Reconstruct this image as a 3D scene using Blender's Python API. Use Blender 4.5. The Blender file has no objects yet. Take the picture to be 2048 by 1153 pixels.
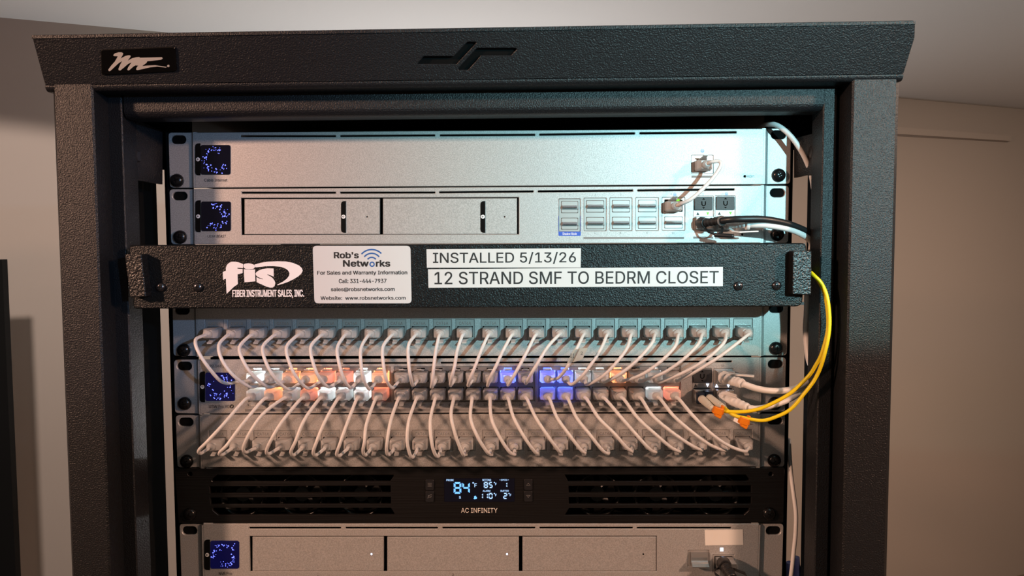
import bpy, bmesh, math, random
from mathutils import Vector, Matrix
random.seed(7)
SC = bpy.context.scene
COL = SC.collection
# ------------------------------------------------------------------ frame of reference
# working units are millimetres: x right, y into the rack, z up; origin = top centre of the equipment stack,
# mounting ears lie in the plane y = 0.  world = mm / 1000 with the floor Z0 below the origin.
Z0 = 1700.0
U = 44.45
CAM = dict(x=33.9, d=618.2, z=-85.3, yaw=-0.0122128, pitch=0.0611052, roll=-0.0042719, f=1582.36)
def W(p): return Vector((p[0]/1000.0, p[1]/1000.0, (p[2]+Z0)/1000.0))
_c, _s = math.cos(CAM['yaw']), math.sin(CAM['yaw'])
FWD = Vector((_s*math.cos(CAM['pitch']), _c*math.cos(CAM['pitch']), -math.sin(CAM['pitch'])))
_r = Vector((_c, -_s, 0)); _u = _r.cross(FWD)
RGT = _r*math.cos(CAM['roll']) + _u*math.sin(CAM['roll'])
UPV = -_r*math.sin(CAM['roll']) + _u*math.cos(CAM['roll'])
EYE = Vector((CAM['x'], -CAM['d'], CAM['z']))
cam_d = bpy.data.cameras.new('camera'); cam = bpy.data.objects.new('camera', cam_d); COL.objects.link(cam)
mw = Matrix((RGT, UPV, -FWD)).transposed().to_4x4(); mw.translation = W(EYE); cam.matrix_world = mw
cam_d.sensor_width = 36; cam_d.lens = CAM['f']*36/2048; cam_d.clip_start = 0.01; cam_d.clip_end = 50
SC.camera = cam
# ------------------------------------------------------------------ world and lights
SC.view_settings.view_transform = 'Standard'; SC.view_settings.look = 'None'
SC.view_settings.gamma = 1; SC.view_settings.use_curve_mapping = False
SC.view_settings.exposure = 0.15
wd = bpy.data.worlds.new('world'); SC.world = wd; wd.use_nodes = True
wd.node_tree.nodes['Background'].inputs[0].default_value = (1.0, 0.80, 0.64, 1)
wd.node_tree.nodes['Background'].inputs[1].default_value = 0.10
def lamp(name, kind, pos, energy, color, target=None, parent=None, **kw):
    l = bpy.data.lights.new(name, kind); l.energy = energy; l.color = color
    for k, v in kw.items(): setattr(l, k, v)
    o = bpy.data.objects.new(name, l); COL.objects.link(o); o.location = W(pos)
    if target is not None:
        o.rotation_euler = (W(target)-W(pos)).to_track_quat('-Z', 'Y').to_euler()
    return o
# warm lamps standing left and right behind the photographer
lamp('room_lamp_light', 'AREA', (-1120, -900, 300), 6.2, (1.0, 0.575, 0.39), (0, 0, -300), shape='DISK', size=0.09, spread=1.9)
lamp('room_lamp_light', 'AREA', (980, -780, 260), 3.7, (1.0, 0.575, 0.39), (0, 0, -300), shape='DISK', size=0.09, spread=1.9)
lamp('right_wall_fill_light', 'AREA', (1900, 1100, 480), 31, (1.0, 0.72, 0.55), (2000, 1300, -800), shape='DISK', size=0.15)  # unseen fill light added to brighten the wall right of the rack
# cool hand torch held right of the photographer: a masked beam with a straight lower edge and a bluer rim
torch = lamp('torch_light', 'SPOT', (460, -900, 88), 21.5, (1, 1, 1), (460, 0, 88), spot_size=math.radians(150), spot_blend=0.1, shadow_soft_size=0.008)
torch.data.use_nodes = True
def torch_nodes(nt, TEAL, RIM, rim):
    N, L = nt.nodes, nt.links; em = N['Emission']
    tc = N.new('ShaderNodeTexCoord'); sp = N.new('ShaderNodeSeparateXYZ'); L.new(tc.outputs['Normal'], sp.inputs[0])
    def mth(op, a, b=None):
        n = N.new('ShaderNodeMath'); n.operation = op
        for k, q in enumerate((a, b)):
            if q is None: continue
            if isinstance(q, (int, float)): n.inputs[k].default_value = q
            else: L.new(q, n.inputs[k])
        return n.outputs[0]
    zz = mth('ABSOLUTE', sp.outputs[2]); A_ = mth('DIVIDE', sp.outputs[0], zz); B_ = mth('DIVIDE', sp.outputs[1], zz)
    def step(v, lo, hi):
        n = N.new('ShaderNodeMapRange'); n.interpolation_type = 'SMOOTHSTEP'; n.inputs[1].default_value = lo; n.inputs[2].default_value = hi
        L.new(v, n.inputs[0]); return n.outputs[0]
    m1 = mth('MULTIPLY', step(A_, -0.74, -0.50), step(B_, -0.310, -0.285))
    m2 = mth('MULTIPLY', step(A_, -1.15, -0.80), step(mth('SUBTRACT', B_, mth('MULTIPLY', A_, 0.12)), -0.292, -0.198))
    m2 = mth('MULTIPLY', m2, rim)
    v1 = N.new('ShaderNodeVectorMath'); v1.operation = 'SCALE'; v1.inputs[0].default_value = TEAL; L.new(m1, v1.inputs['Scale'])
    v2 = N.new('ShaderNodeVectorMath'); v2.operation = 'SCALE'; v2.inputs[0].default_value = RIM; L.new(m2, v2.inputs['Scale'])
    v3 = N.new('ShaderNodeVectorMath'); v3.operation = 'ADD'; L.new(v1.outputs[0], v3.inputs[0]); L.new(v2.outputs[0], v3.inputs[1])
    L.new(v3.outputs[0], em.inputs['Color']); em.inputs['Strength'].default_value = 1.0
torch_nodes(torch.data.node_tree, (0.47, 1.0, 0.88), (0.34, 0.60, 1.0), 0.62)
# unseen fills added: uplight for the ceiling, spot for the lower left wall
lamp('ceiling_fill_light', 'AREA', (-200, 1900, -700), 17, (0.96, 0.98, 1.0), (-200, 1900, 500), shape='DISK', size=0.5)
lamp('left_wall_fill_light', 'SPOT', (-640, 110, 400), 60, (1.0, 0.86, 0.78), (-1700, 1800, -2560), spot_size=math.radians(100), spot_blend=0.04, shadow_soft_size=0.03)

# ------------------------------------------------------------------ materials
def mat(name, col, rough=0.5, metal=0.0, bump=None, spec=0.5, vary=None, emit=None, trans=0.0, coat=0.0):
    m = bpy.data.materials.new(name); m.use_nodes = True
    nt = m.node_tree; b = nt.nodes['Principled BSDF']
    b.inputs['Base Color'].default_value = (*col, 1); b.inputs['Roughness'].default_value = rough
    b.inputs['Metallic'].default_value = metal; b.inputs['Specular IOR Level'].default_value = spec
    b.inputs['Coat Weight'].default_value = coat
    if emit:
        b.inputs['Emission Color'].default_value = (*emit[0], 1); b.inputs['Emission Strength'].default_value = emit[1]
    tc = nt.nodes.new('ShaderNodeTexCoord')
    if bump:
        scale, strength, dist = bump[:3]
        mp = nt.nodes.new('ShaderNodeMapping'); mp.inputs['Scale'].default_value = bump[3] if len(bump) > 3 else (1, 1, 1)
        n = nt.nodes.new('ShaderNodeTexNoise'); n.inputs['Scale'].default_value = scale; n.inputs['Detail'].default_value = 2
        bp = nt.nodes.new('ShaderNodeBump'); bp.inputs['Strength'].default_value = strength; bp.inputs['Distance'].default_value = dist
        nt.links.new(tc.outputs['Object'], mp.inputs[0]); nt.links.new(mp.outputs[0], n.inputs['Vector'])
        nt.links.new(n.outputs['Fac'], bp.inputs['Height']); nt.links.new(bp.outputs[0], b.inputs['Normal'])
    if vary:
        scale, amt = vary
        n = nt.nodes.new('ShaderNodeTexNoise'); n.inputs['Scale'].default_value = scale; n.inputs['Detail'].default_value = 3
        r = nt.nodes.new('ShaderNodeValToRGB')
        r.color_ramp.elements[0].position = 0.35; r.color_ramp.elements[1].position = 0.65
        r.color_ramp.elements[0].color = (*[max(0, c*(1-amt)) for c in col], 1)
        r.color_ramp.elements[1].color = (*[min(1, c*(1+amt)) for c in col], 1)
        nt.links.new(tc.outputs['Object'], n.inputs['Vector']); nt.links.new(n.outputs['Fac'], r.inputs[0])
        nt.links.new(r.outputs[0], b.inputs['Base Color'])
    if trans:
        t = nt.nodes.new('ShaderNodeBsdfTranslucent'); t.inputs[0].default_value = (*[min(1, c*1.25) for c in col], 1)
        mx = nt.nodes.new('ShaderNodeMixShader'); mx.inputs[0].default_value = trans
        out = nt.nodes['Material Output']
        nt.links.new(b.outputs[0], mx.inputs[1]); nt.links.new(t.outputs[0], mx.inputs[2]); nt.links.new(mx.outputs[0], out.inputs[0])
    return m
POWDER = mat('black_powder_coat', (0.0105, 0.0112, 0.013), 0.40, 0.0, (1000, 0.7, 0.0007), 0.32)
BARBLK = mat('coarse_black_powder_coat', (0.005, 0.006, 0.0068), 0.34, 0.0, (1000, 0.65, 0.0007), 0.30)
SATIN = mat('satin_black_steel', (0.012, 0.012, 0.014), 0.4, 0.0, None, 0.5)
PITCH = mat('matt_black', (0.004, 0.004, 0.004), 0.9, 0, None, 0.1)
BRUSH = mat('brushed_black_aluminium', (0.010, 0.009, 0.009), 0.36, 0.3, (900, 0.35, 0.0006, (0.02, 1, 1)), 0.5)
SILVER = mat('silver_anodised_aluminium', (0.445, 0.44, 0.435), 0.42, 0.35, (2600, 0.25, 0.0003), 0.5, (1300, 0.17))
CHROME = mat('bright_steel', (0.62, 0.62, 0.62), 0.25, 0.9)
NICKEL = mat('dull_nickel', (0.42, 0.41, 0.40), 0.35, 0.45)
GREYINK = mat('grey_ink', (0.20, 0.20, 0.20), 0.6)
BLKINK = mat('black_ink', (0.012, 0.012, 0.013), 0.6)
WHTINK = mat('white_ink', (0.80, 0.81, 0.83), 0.6)
BLUEINK = mat('blue_ink', (0.015, 0.10, 0.34), 0.6)
BLUELBL = mat('royal_blue_label', (0.03, 0.09, 0.50), 0.5)
PALEBLUE = mat('pale_blue_ink', (0.22, 0.40, 0.75), 0.5)
STICK = mat('white_sticker', (0.60, 0.62, 0.63), 0.35)
PAPER = mat('warm_white_label', (0.78, 0.75, 0.70), 0.5)
SCREWM = mat('black_oxide_steel', (0.010, 0.010, 0.011), 0.22, 0.3)
SCREWC = mat('dark_chrome_screw', (0.10, 0.10, 0.11), 0.2, 0.9)
GLASS = mat('black_glass', (0.003, 0.003, 0.012), 0.08, 0, None, 0.5)
GLASSB = mat('lit_blue_black_glass', (0.003, 0.003, 0.012), 0.08, 0, None, 0.5, emit=((0.01, 0.01, 0.16), 0.17))
DOT = mat('screen_blue_dots', (0, 0, 0), 0.5, emit=((0.13, 0.16, 1.0), 2.6))
LCDM = mat('lcd_blue_segments', (0, 0, 0), 0.5, emit=((0.16, 0.45, 1.0), 1.5))
LCDP = mat('lcd_pale_segments', (0, 0, 0), 0.5, emit=((0.42, 0.65, 1.0), 1.2))
LEDW = mat('white_blue_led', (0, 0, 0), 0.5, emit=((0.62, 0.74, 1.0), 4.0))
LEDG = mat('green_led', (0, 0, 0), 0.5, emit=((0.25, 1.0, 0.05), 0.9))
PLUGM = mat('clear_grey_plastic', (0.62, 0.62, 0.62), 0.3, 0, None, 0.5, trans=0.42)
CORDW = mat('white_cord_jacket', (0.70, 0.69, 0.69), 0.42, 0, None, 0.4)
DACW = mat('white_cable_jacket', (0.76, 0.75, 0.74), 0.45)
DACB = mat('black_cable_jacket', (0.013, 0.013, 0.014), 0.4)
YEL = mat('yellow_fibre_jacket', (0.86, 0.66, 0.01), 0.4)
ORANGE = mat('orange_plastic', (0.90, 0.27, 0.01), 0.4, trans=0.2)
BEIGE = mat('pale_beige_boot', (0.55, 0.53, 0.46), 0.5)
NAVY = mat('navy_plastic', (0.010, 0.018, 0.035), 0.35)
CAPM = mat('dark_grey_plastic_cap', (0.025, 0.027, 0.03), 0.5, 0, (1500, 0.3, 0.0003))
BLOCKM = mat('ridged_black_print', (0.006, 0.006, 0.0065), 0.32, 0, (700, 0.7, 0.0009), 0.5)
BADGE = mat('glossy_black_badge', (0.003, 0.003, 0.003), 0.12, 0, None, 0.5, coat=0.0)
BADGEL = mat('polished_badge_silver', (0.85, 0.78, 0.68), 0.3, 0.55)
TAGM = mat('white_tag_film', (0.55, 0.57, 0.52), 0.4, trans=0.3)
WALL = mat('beige_wall_paint', (0.40, 0.335, 0.29), 0.9, 0, (60, 0.05, 0.002), 0.2)
CEILM = mat('pale_ceiling_paint', (0.66, 0.64, 0.62), 0.95, 0, (90, 0.06, 0.002), 0.2)
FLOORM = mat('brown_carpet_floor', (0.20, 0.15, 0.11), 0.95, 0, (200, 0.3, 0.004), 0.1)
BLUEF = mat('dark_blue_fabric', (0.012, 0.022, 0.09), 0.8)

# ------------------------------------------------------------------ frames: a plane of the place, reached by a sight line
class Frame:
    def __init__(s, y=0.0, origin=None, ey=None):
        s.o = origin or Vector((0, y, 0)); s.ex = Vector((1, 0, 0)); s.ey = (ey or Vector((0, 0, 1))).normalized()
        s.n = s.ex.cross(s.ey)                       # towards the viewer
    def p(s, u, v):
        d = FWD*CAM['f'] + RGT*(u-1024) + UPV*(576.5-v)
        t = (s.o-EYE).dot(s.n)/d.dot(s.n)
        return EYE + d*t
    def ab(s, u, v):
        q = s.p(u, v)-s.o
        return (q.dot(s.ex), q.dot(s.ey))
    def w(s, a, b, c=0.0): return s.o + s.ex*a + s.ey*b + s.n*c
    def off(s, c):
        return Frame(origin=s.o+s.n*c, ey=s.ey)
def F(u, v, y): return Frame(y).p(u, v)

class MB:
    def __init__(s): s.v = []; s.f = []; s.m = []; s.sm = []; s.mats = []
    def mi(s, m):
        if m not in s.mats: s.mats.append(m)
        return s.mats.index(m)
    def add(s, vs, fs, m, smooth=False):
        b = len(s.v); i = s.mi(m)
        s.v += [Vector(q) for q in vs]
        for f in fs: s.f.append([b+k for k in f]); s.m.append(i); s.sm.append(smooth)
        return s
    def box(s, x0, x1, y0, y1, z0, z1, m):
        vs = [(x, y, z) for x in (x0, x1) for y in (y0, y1) for z in (z0, z1)]
        return s.add(vs, [(0, 1, 3, 2), (4, 6, 7, 5), (0, 4, 5, 1), (2, 3, 7, 6), (0, 2, 6, 4), (1, 5, 7, 3)], m)
    def loft(s, rings, m, smooth=False, caps=True):
        n = len(rings[0]); vs = [q for r in rings for q in r]; fs = []
        for i in range(len(rings)-1):
            for k in range(n): fs.append((i*n+k, i*n+(k+1) % n, (i+1)*n+(k+1) % n, (i+1)*n+k))
        s.add(vs, fs, m, smooth)
        if caps:
            b = len(s.v)-len(vs); i = s.mi(m)
            s.f.append([b+k for k in range(n)][::-1]); s.m.append(i); s.sm.append(False)
            s.f.append([b+(len(rings)-1)*n+k for k in range(n)]); s.m.append(i); s.sm.append(False)
        return s
    def prism(s, fr, pts, c0, c1, m, px=True):          # polygon on a frame, extruded from depth c0 to c1 along the normal
        q = [fr.ab(*t) for t in pts] if px else pts
        return s.loft([[fr.w(a, b, c0) for a, b in q], [fr.w(a, b, c1) for a, b in q]], m)
    def rect(s, fr, u0, v0, u1, v1, c0, c1, m): return s.prism(fr, [(u0, v1), (u1, v1), (u1, v0), (u0, v0)], c0, c1, m)
    def tube(s, pts, r, m, n=10, step=6, rs=None):
        pts = [Vector(q) for q in pts]; P = []; R = []
        for i in range(len(pts)-1):
            p0 = pts[max(i-1, 0)]; p1 = pts[i]; p2 = pts[i+1]; p3 = pts[min(i+2, len(pts)-1)]
            if i == 0: p0 = p1*2-p2
            if i == len(pts)-2: p3 = p2*2-p1
            for k in range(step):
                t = k/step
                P.append(0.5*((2*p1)+(p2-p0)*t+(2*p0-5*p1+4*p2-p3)*t*t+(3*p1-p0-3*p2+p3)*t**3))
                R.append(rs[i]*(1-t)+rs[i+1]*t if rs else r)
        P.append(pts[-1]); R.append(rs[-1] if rs else r)
        rings = []; nrm = None
        for i, q in enumerate(P):
            t = (P[min(i+1, len(P)-1)]-P[max(i-1, 0)]).normalized()
            if nrm is None: nrm = t.orthogonal().normalized()
            nrm = (nrm-t*nrm.dot(t)).normalized(); bn = t.cross(nrm)
            rings.append([q+(nrm*math.cos(2*math.pi*k/n)+bn*math.sin(2*math.pi*k/n))*R[i] for k in range(n)])
        return s.loft(rings, m, True)
    def disc(s, c, r, y0, y1, m, n=20, smooth=True):         # cylinder along y
        return s.loft([[(c[0]+r*math.cos(2*math.pi*k/n), y, c[2]+r*math.sin(2*math.pi*k/n)) for k in range(n)] for y in (y1, y0)], m, smooth)
    def dome(s, c, r, y, h, m, n=20):                        # screw head bulging towards the viewer from plane y
        rings = [[(c[0]+r*q*math.cos(2*math.pi*k/n), y-h*e, c[2]+r*q*math.sin(2*math.pi*k/n)) for k in range(n)]
                 for q, e in ((1, -0.3), (1, 0.15), (0.93, 0.5), (0.76, 0.78), (0.5, 0.94), (0.22, 1.0))]
        return s.loft(rings, m, True)
    def strip(s, fr, pts, wd, c0, c1, m, closed=False):      # flat stroke along a pixel path
        q = [Vector((*fr.ab(*t), 0)) for t in pts]; L = []; R = []
        k = abs(fr.ab(pts[0][0]+100, pts[0][1])[0]-fr.ab(*pts[0])[0])/100*wd/2
        for i in range(len(q)):
            a = q[i-1] if (i or closed) else q[i]; b = q[(i+1) % len(q)] if (i < len(q)-1 or closed) else q[i]
            t = (b-a).normalized(); n = Vector((-t.y, t.x, 0))*k
            L.append(q[i]+n); R.append(q[i]-n)
        for i in range(len(q)-(0 if closed else 1)):
            j = (i+1) % len(q)
            s.prism(fr, [(R[i].x, R[i].y), (R[j].x, R[j].y), (L[j].x, L[j].y), (L[i].x, L[i].y)], c0, c1, m, px=False)
        return s
    def mesh(s, org=(0, 0, 0), name='m'):
        me = bpy.data.meshes.new(name); o = Vector(org)
        me.from_pydata([tuple((q-o)/1000.0) for q in s.v], [], s.f)
        for m in s.mats: me.materials.append(m)
        for p, i, sm in zip(me.polygons, s.m, s.sm): p.material_index = i; p.use_smooth = sm
        bm = bmesh.new(); bm.from_mesh(me); bmesh.ops.recalc_face_normals(bm, faces=bm.faces); bm.to_mesh(me); bm.free()
        return me
    def plate(s, fr, outer, holes, c0, c1, m, bevel=0.0, px=True):   # sheet with real holes, between depths c0 < c1
        from mathutils.geometry import delaunay_2d_cdt
        loops = []
        for i, poly in enumerate([outer]+holes):
            q = [Vector(fr.ab(*t)) if px else Vector(t) for t in poly]
            q = [p for k, p in enumerate(q) if (p-q[k-1]).length > 1e-4]
            ar = sum(q[k-1].x*q[k].y-q[k].x*q[k-1].y for k in range(len(q)))
            if (ar > 0) != (i == 0): q = q[::-1]             # outline counter-clockwise, holes clockwise: material on the left
            loops.append(q)
        inset = []
        for q in loops:
            r = []
            for k in range(len(q)):
                d0 = (q[k]-q[k-1]).normalized(); d1 = (q[(k+1) % len(q)]-q[k]).normalized()
                n0 = Vector((-d0.y, d0.x)); n1 = Vector((-d1.y, d1.x)); n = n0+n1
                n = n/max(0.35, n.length_squared)*2 if n.length > 1e-6 else n0
                r.append(q[k]+n*bevel)
            inset.append(r)
        def cap(ls, c, flip):
            vs = []; es = []
            for q in ls:
                b0 = len(vs); vs += q; es += [(b0+k, b0+(k+1) % len(q)) for k in range(len(q))]
            V, E_, T = delaunay_2d_cdt(vs, es, [], 0, 1e-5)[:3]
            def inside(p):                                   # even-odd test against all outlines
                n = False
                for q in ls:
                    for k in range(len(q)):
                        A_, B_ = q[k-1], q[k]
                        if (A_.y > p.y) != (B_.y > p.y) and p.x < (B_.x-A_.x)*(p.y-A_.y)/(B_.y-A_.y)+A_.x: n = not n
                return n
            T = [t for t in T if inside((V[t[0]]+V[t[1]]+V[t[2]])/3)]
            s.add([fr.w(p.x, p.y, c) for p in V], [t[::-1] if flip else t for t in T], m)
        cap(inset, c1, False); cap(loops, c0, True)
        for q, r in zip(loops, inset):
            n = len(q); rings = [[fr.w(p.x, p.y, c0) for p in q], [fr.w(p.x, p.y, c1-bevel) for p in q]]
            if bevel: rings.append([fr.w(p.x, p.y, c1) for p in r])
            s.loft(rings, m, False, caps=False)
        return s
    def text(s, fr, body, box, m, bold=0.0, c=0.12, shear=0.0, px=True, space=1.0):       # lettering fitted into a pixel box
        from mathutils.geometry import delaunay_2d_cdt
        cu = bpy.data.curves.new('t', 'FONT'); cu.body = body; cu.size = 10; cu.resolution_u = 3; cu.fill_mode = 'NONE'
        cu.shear = shear; cu.space_character = space
        if FONT: cu.font = FONT
        ob = bpy.data.objects.new('t', cu); me = bpy.data.meshes.new_from_object(ob)
        vs = [Vector(q.co[:2]) for q in me.vertices]; nxt = {e.vertices[0]: e.vertices[1] for e in me.edges}
        loops = []; seen = set()
        for k in range(len(vs)):
            if k in seen: continue
            lp = []
            while k not in seen: seen.add(k); lp.append(vs[k]); k = nxt.get(k, k)
            if len(lp) > 2: loops.append(lp)
        bpy.data.objects.remove(ob); bpy.data.meshes.remove(me); bpy.data.curves.remove(cu)
        box4 = [(min(p.x for p in q), min(p.y for p in q), max(p.x for p in q), max(p.y for p in q)) for q in loops]
        x0 = min(q[0] for q in box4); y0 = min(q[1] for q in box4); x1 = max(q[2] for q in box4); y1 = max(q[3] for q in box4)
        u0, v0, u1, v1 = box
        p0, p1 = (fr.ab(u0, v1), fr.ab(u1, v0)) if px else ((u0, v0), (u1, v1))
        k = bold*(p1[1]-p0[1])*0.16
        # outlines that overlap make up one glyph; filled by winding number
        groups = []
        for q, bq in zip(loops, box4):
            hit = [g for g in groups if any(not (bq[0] > o[0][2] or bq[2] < o[0][0]) for o in g)]
            g = [(bq, q)]
            for h in hit: g += h; groups.remove(h)
            groups.append(g)
        for g in groups:
            ls = [q for _, q in g]; pv = []; es = []
            for q in ls:
                b0 = len(pv); pv += q; es += [(b0+i, b0+(i+1) % len(q)) for i in range(len(q))]
            V, E_, T = delaunay_2d_cdt(pv, es, [], 0, 1e-6)[:3]
            def wind(p):
                w = 0
                for q in ls:
                    for i in range(len(q)):
                        A_, B_ = q[i-1], q[i]
                        if (A_.y > p.y) != (B_.y > p.y) and p.x < (B_.x-A_.x)*(p.y-A_.y)/(B_.y-A_.y)+A_.x: w += 1 if B_.y > A_.y else -1
                return w
            T = [t for t in T if wind((V[t[0]]+V[t[1]]+V[t[2]])/3) != 0]
            for j, (dx, dz) in enumerate(((0, 0), (k, 0), (0, k*.6), (k, k*.6)) if bold else ((0, 0),)):
                s.add([fr.w(p0[0]+dx+(p.x-x0)/(x1-x0)*(p1[0]-k-p0[0]), p0[1]+dz+(p.y-y0)/(y1-y0)*(p1[1]-k*.6-p0[1]), c+j*0.004) for p in V], T, m)
        return s

FONT = None
try: FONT = bpy.data.fonts.load(bpy.utils.system_resource('DATAFILES', path='fonts')+'/Inter.woff2')     # Blender's own interface font
except Exception: pass
def rrect(u0, v0, u1, v1, r, n=4):
    pts = []
    for cx, cy, a in ((u1-r, v0+r, -90), (u1-r, v1-r, 0), (u0+r, v1-r, 90), (u0+r, v0+r, 180)):
        for k in range(n+1):
            t = math.radians(a+90*k/n); pts.append((cx+r*math.cos(t), cy+r*math.sin(t)))
    return pts
def rquad(q, r, n=4):                                    # rounded general quad given TL, TR, BR, BL
    out = []
    for i in range(len(q)):
        p = Vector(q[i]); a = (Vector(q[i-1])-p).normalized(); b = (Vector(q[(i+1) % len(q)])-p).normalized()
        rr = r[i] if isinstance(r, (list, tuple)) else r
        if rr <= 0: out.append(tuple(p)); continue
        s0 = p+a*rr; s1 = p+b*rr
        for k in range(n+1):
            t = k/n; out.append(tuple(s0*(1-t)**2+p*2*t*(1-t)+s1*t*t))
    return out
def circ(u, v, r, n=20): return [(u+r*math.cos(2*math.pi*k/n), v+r*math.sin(2*math.pi*k/n)) for k in range(n)]

# ------------------------------------------------------------------ objects
ORG = {}
def thing(name, label, cat, org=(0, 0, 0), group=None):
    o = bpy.data.objects.new(name, None); COL.objects.link(o); o.empty_display_size = 0.02
    o.location = W(org); o['label'] = label; o['category'] = cat
    if group: o['group'] = group
    ORG[o] = Vector(org); return o
def part(name, mb, parent, label=None, bevel=0.0):
    o = bpy.data.objects.new(name, mb.mesh(ORG[parent], name)); COL.objects.link(o); o.parent = parent; ORG[o] = ORG[parent]
    if label: o['label'] = label
    if bevel:
        b = o.modifiers.new('bevel', 'BEVEL'); b.width = bevel/1000; b.segments = 2; b.limit_method = 'ANGLE'; b.angle_limit = math.radians(40)
    return o
def solo(name, mb, label, cat, org, group=None):
    o = bpy.data.objects.new(name, mb.mesh(org, name)); COL.objects.link(o); o.location = W(org)
    o['label'] = label; o['category'] = cat
    if group: o['group'] = group
    return o
def struct(name, mb, bevel=0):
    o = bpy.data.objects.new(name, mb.mesh((0, 0, -Z0), name)); COL.objects.link(o); o['kind'] = 'structure'
    return o
def inst(name, me, parent, pos, rot=(0, 0, 0)):          # a shared mesh placed at pos (mm) under parent
    o = bpy.data.objects.new(name, me); COL.objects.link(o); o.parent = parent
    o.location = (Vector(pos)-ORG[parent])/1000; o.rotation_euler = rot; ORG[o] = Vector((0, 0, 0)); return o

# ------------------------------------------------------------------ the room
CEIL = 500.0
def wall_pt(u, v):                                       # where the sight line meets the ceiling
    d = FWD*CAM['f'] + RGT*(u-1024) + UPV*(576.5-v); t = (CEIL-EYE.z)/d.z
    return EYE+d*t
wa = wall_pt(0, 35); wb = wall_pt(2048, 219)
wdir = (wb-wa); wdir.z = 0; wdir.normalize(); wn = Vector((-wdir.y, wdir.x, 0))
A = wa-wdir*1600; B = wb+wdir*3000
m = MB(); m.loft([[A, B, B+wn*100, A+wn*100], [q-Vector((0, 0, CEIL+Z0)) for q in (A, B, B+wn*100, A+wn*100)]], WALL); struct('wall_back', m)
m = MB(); m.box(-4500, 8500, -3500, 11000, CEIL, CEIL+60, CEILM); struct('ceiling', m)
m = MB(); m.box(-4500, 8500, -3500, 11000, -Z0-60, -Z0, FLOORM); struct('floor', m)
def on_wall(u, v, off=0):
    d = FWD*CAM['f'] + RGT*(u-1024) + UPV*(576.5-v); t = (wa-wn*off-EYE).dot(wn)/d.dot(wn)
    return EYE+d*t
# narrow ledge on the wall right of the rack
m = MB()
p0 = on_wall(1700, 250); p1 = on_wall(2010, 273)
m.loft([[p0, p0-wn*34, p0-wn*34-Vector((0, 0, 30)), p0-Vector((0, 0, 36))], [p1, p1-wn*30, p1-wn*30-Vector((0, 0, 24)), p1-Vector((0, 0, 26))]], WALL)
struct('trim_1', m)
# black cabinet at the far left
c0 = on_wall(-160, 522, 420); c1 = on_wall(4, 522, 420)
m = MB(); w_ = wdir*(c1-c0).dot(wdir)
top = c1.z
m.loft([[c0, c0+w_, c0+w_+wn*60, c0+wn*60], [Vector((q.x, q.y, -Z0)) for q in (c0, c0+w_, c0+w_+wn*60, c0+wn*60)]], PITCH)
o = solo('tall_cabinet', m, 'tall black cabinet standing by the wall at the far left edge', 'cabinet', (c1.x, c1.y, -Z0))
# dark blue bundle seen low through the gap behind the rack
m = MB()
b0 = F(1604, 1150, 260)
for k in range(5):
    m.tube([b0+Vector((-14+9*k, 6*(k % 2), 22-4*abs(k-2))), b0+Vector((-12+7*k, 8, -60)), b0+Vector((-22+11*k, 0, -200)), Vector((b0.x-22+11*k, b0.y, -Z0+2))], 9, BLUEF, rs=[4, 9, 12, 14])
solo('hanging_cloth', m, 'dark blue cloth hanging low behind the right post of the rack', 'cloth', (b0.x, b0.y, -Z0))

# ------------------------------------------------------------------ the rack
YF, YS, YI = -65.0, -45.0, -24.0                        # front of posts, front of inner strips, back of the posts
RK = thing('equipment_rack', 'black textured steel open equipment rack holding all the network gear', 'rack', (0, 250, -Z0))
FRF, FRS = Frame(YF), Frame(YS)
def xat(u, v, y): return F(u, v, y).x
ztop = F(1000, 120, YF).z
for sgn, uo, ui, us0, us1, ub in ((-1, 110, 199, 225, 255, 283), (1, 1797, 1697, 1668, 1640, 1625)):
    v_ = 560
    xo, xi, xs0, xs1 = xat(uo, v_, YF), xat(ui, v_, YF), xat(us0, v_, YS), xat(us1, v_, YS)
    m = MB(); zb = -Z0
    prof = [(xo, 420), (xo, YF+3), (xo-sgn*4, YF), (xi+sgn*1.2, YF), (xi, YF+1.2), (xi, YS), (xs1+sgn*1, YS), (xs1, YS+1), (xs1, YI), (xs1+sgn*14, YI), (xs1+sgn*14, 420)]
    # a raised strip between front face and opening: the recess sits a little deeper
    prof = [(xo, 40), (xo, YF+7), (xo-sgn*5, YF), (xi+sgn*1.2, YF), (xi, YF+1.2), (xi, YS+6), (xs0, YS+6), (xs0, YS+1), (xs0-sgn*0.8, YS), (xs1+sgn*0.8, YS), (xs1, YS+0.8), (xs1, YI), (sgn*271, YI), (sgn*271, 40)]
    zt = F(1000, 140, YF).z
    m.loft([[(x, y, zb) for x, y in prof], [(x, y, zt) for x, y in prof]], POWDER)
    pst = part('post', m, RK)
    m = MB(); m.box(min(sgn*270.8, sgn*269.8), max(sgn*270.8, sgn*269.8), YI+1, 40.5, zb, 12, PITCH); part('post_shade_strip', m, pst)  # black strip added to darken the shaded inner side of the post
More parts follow.
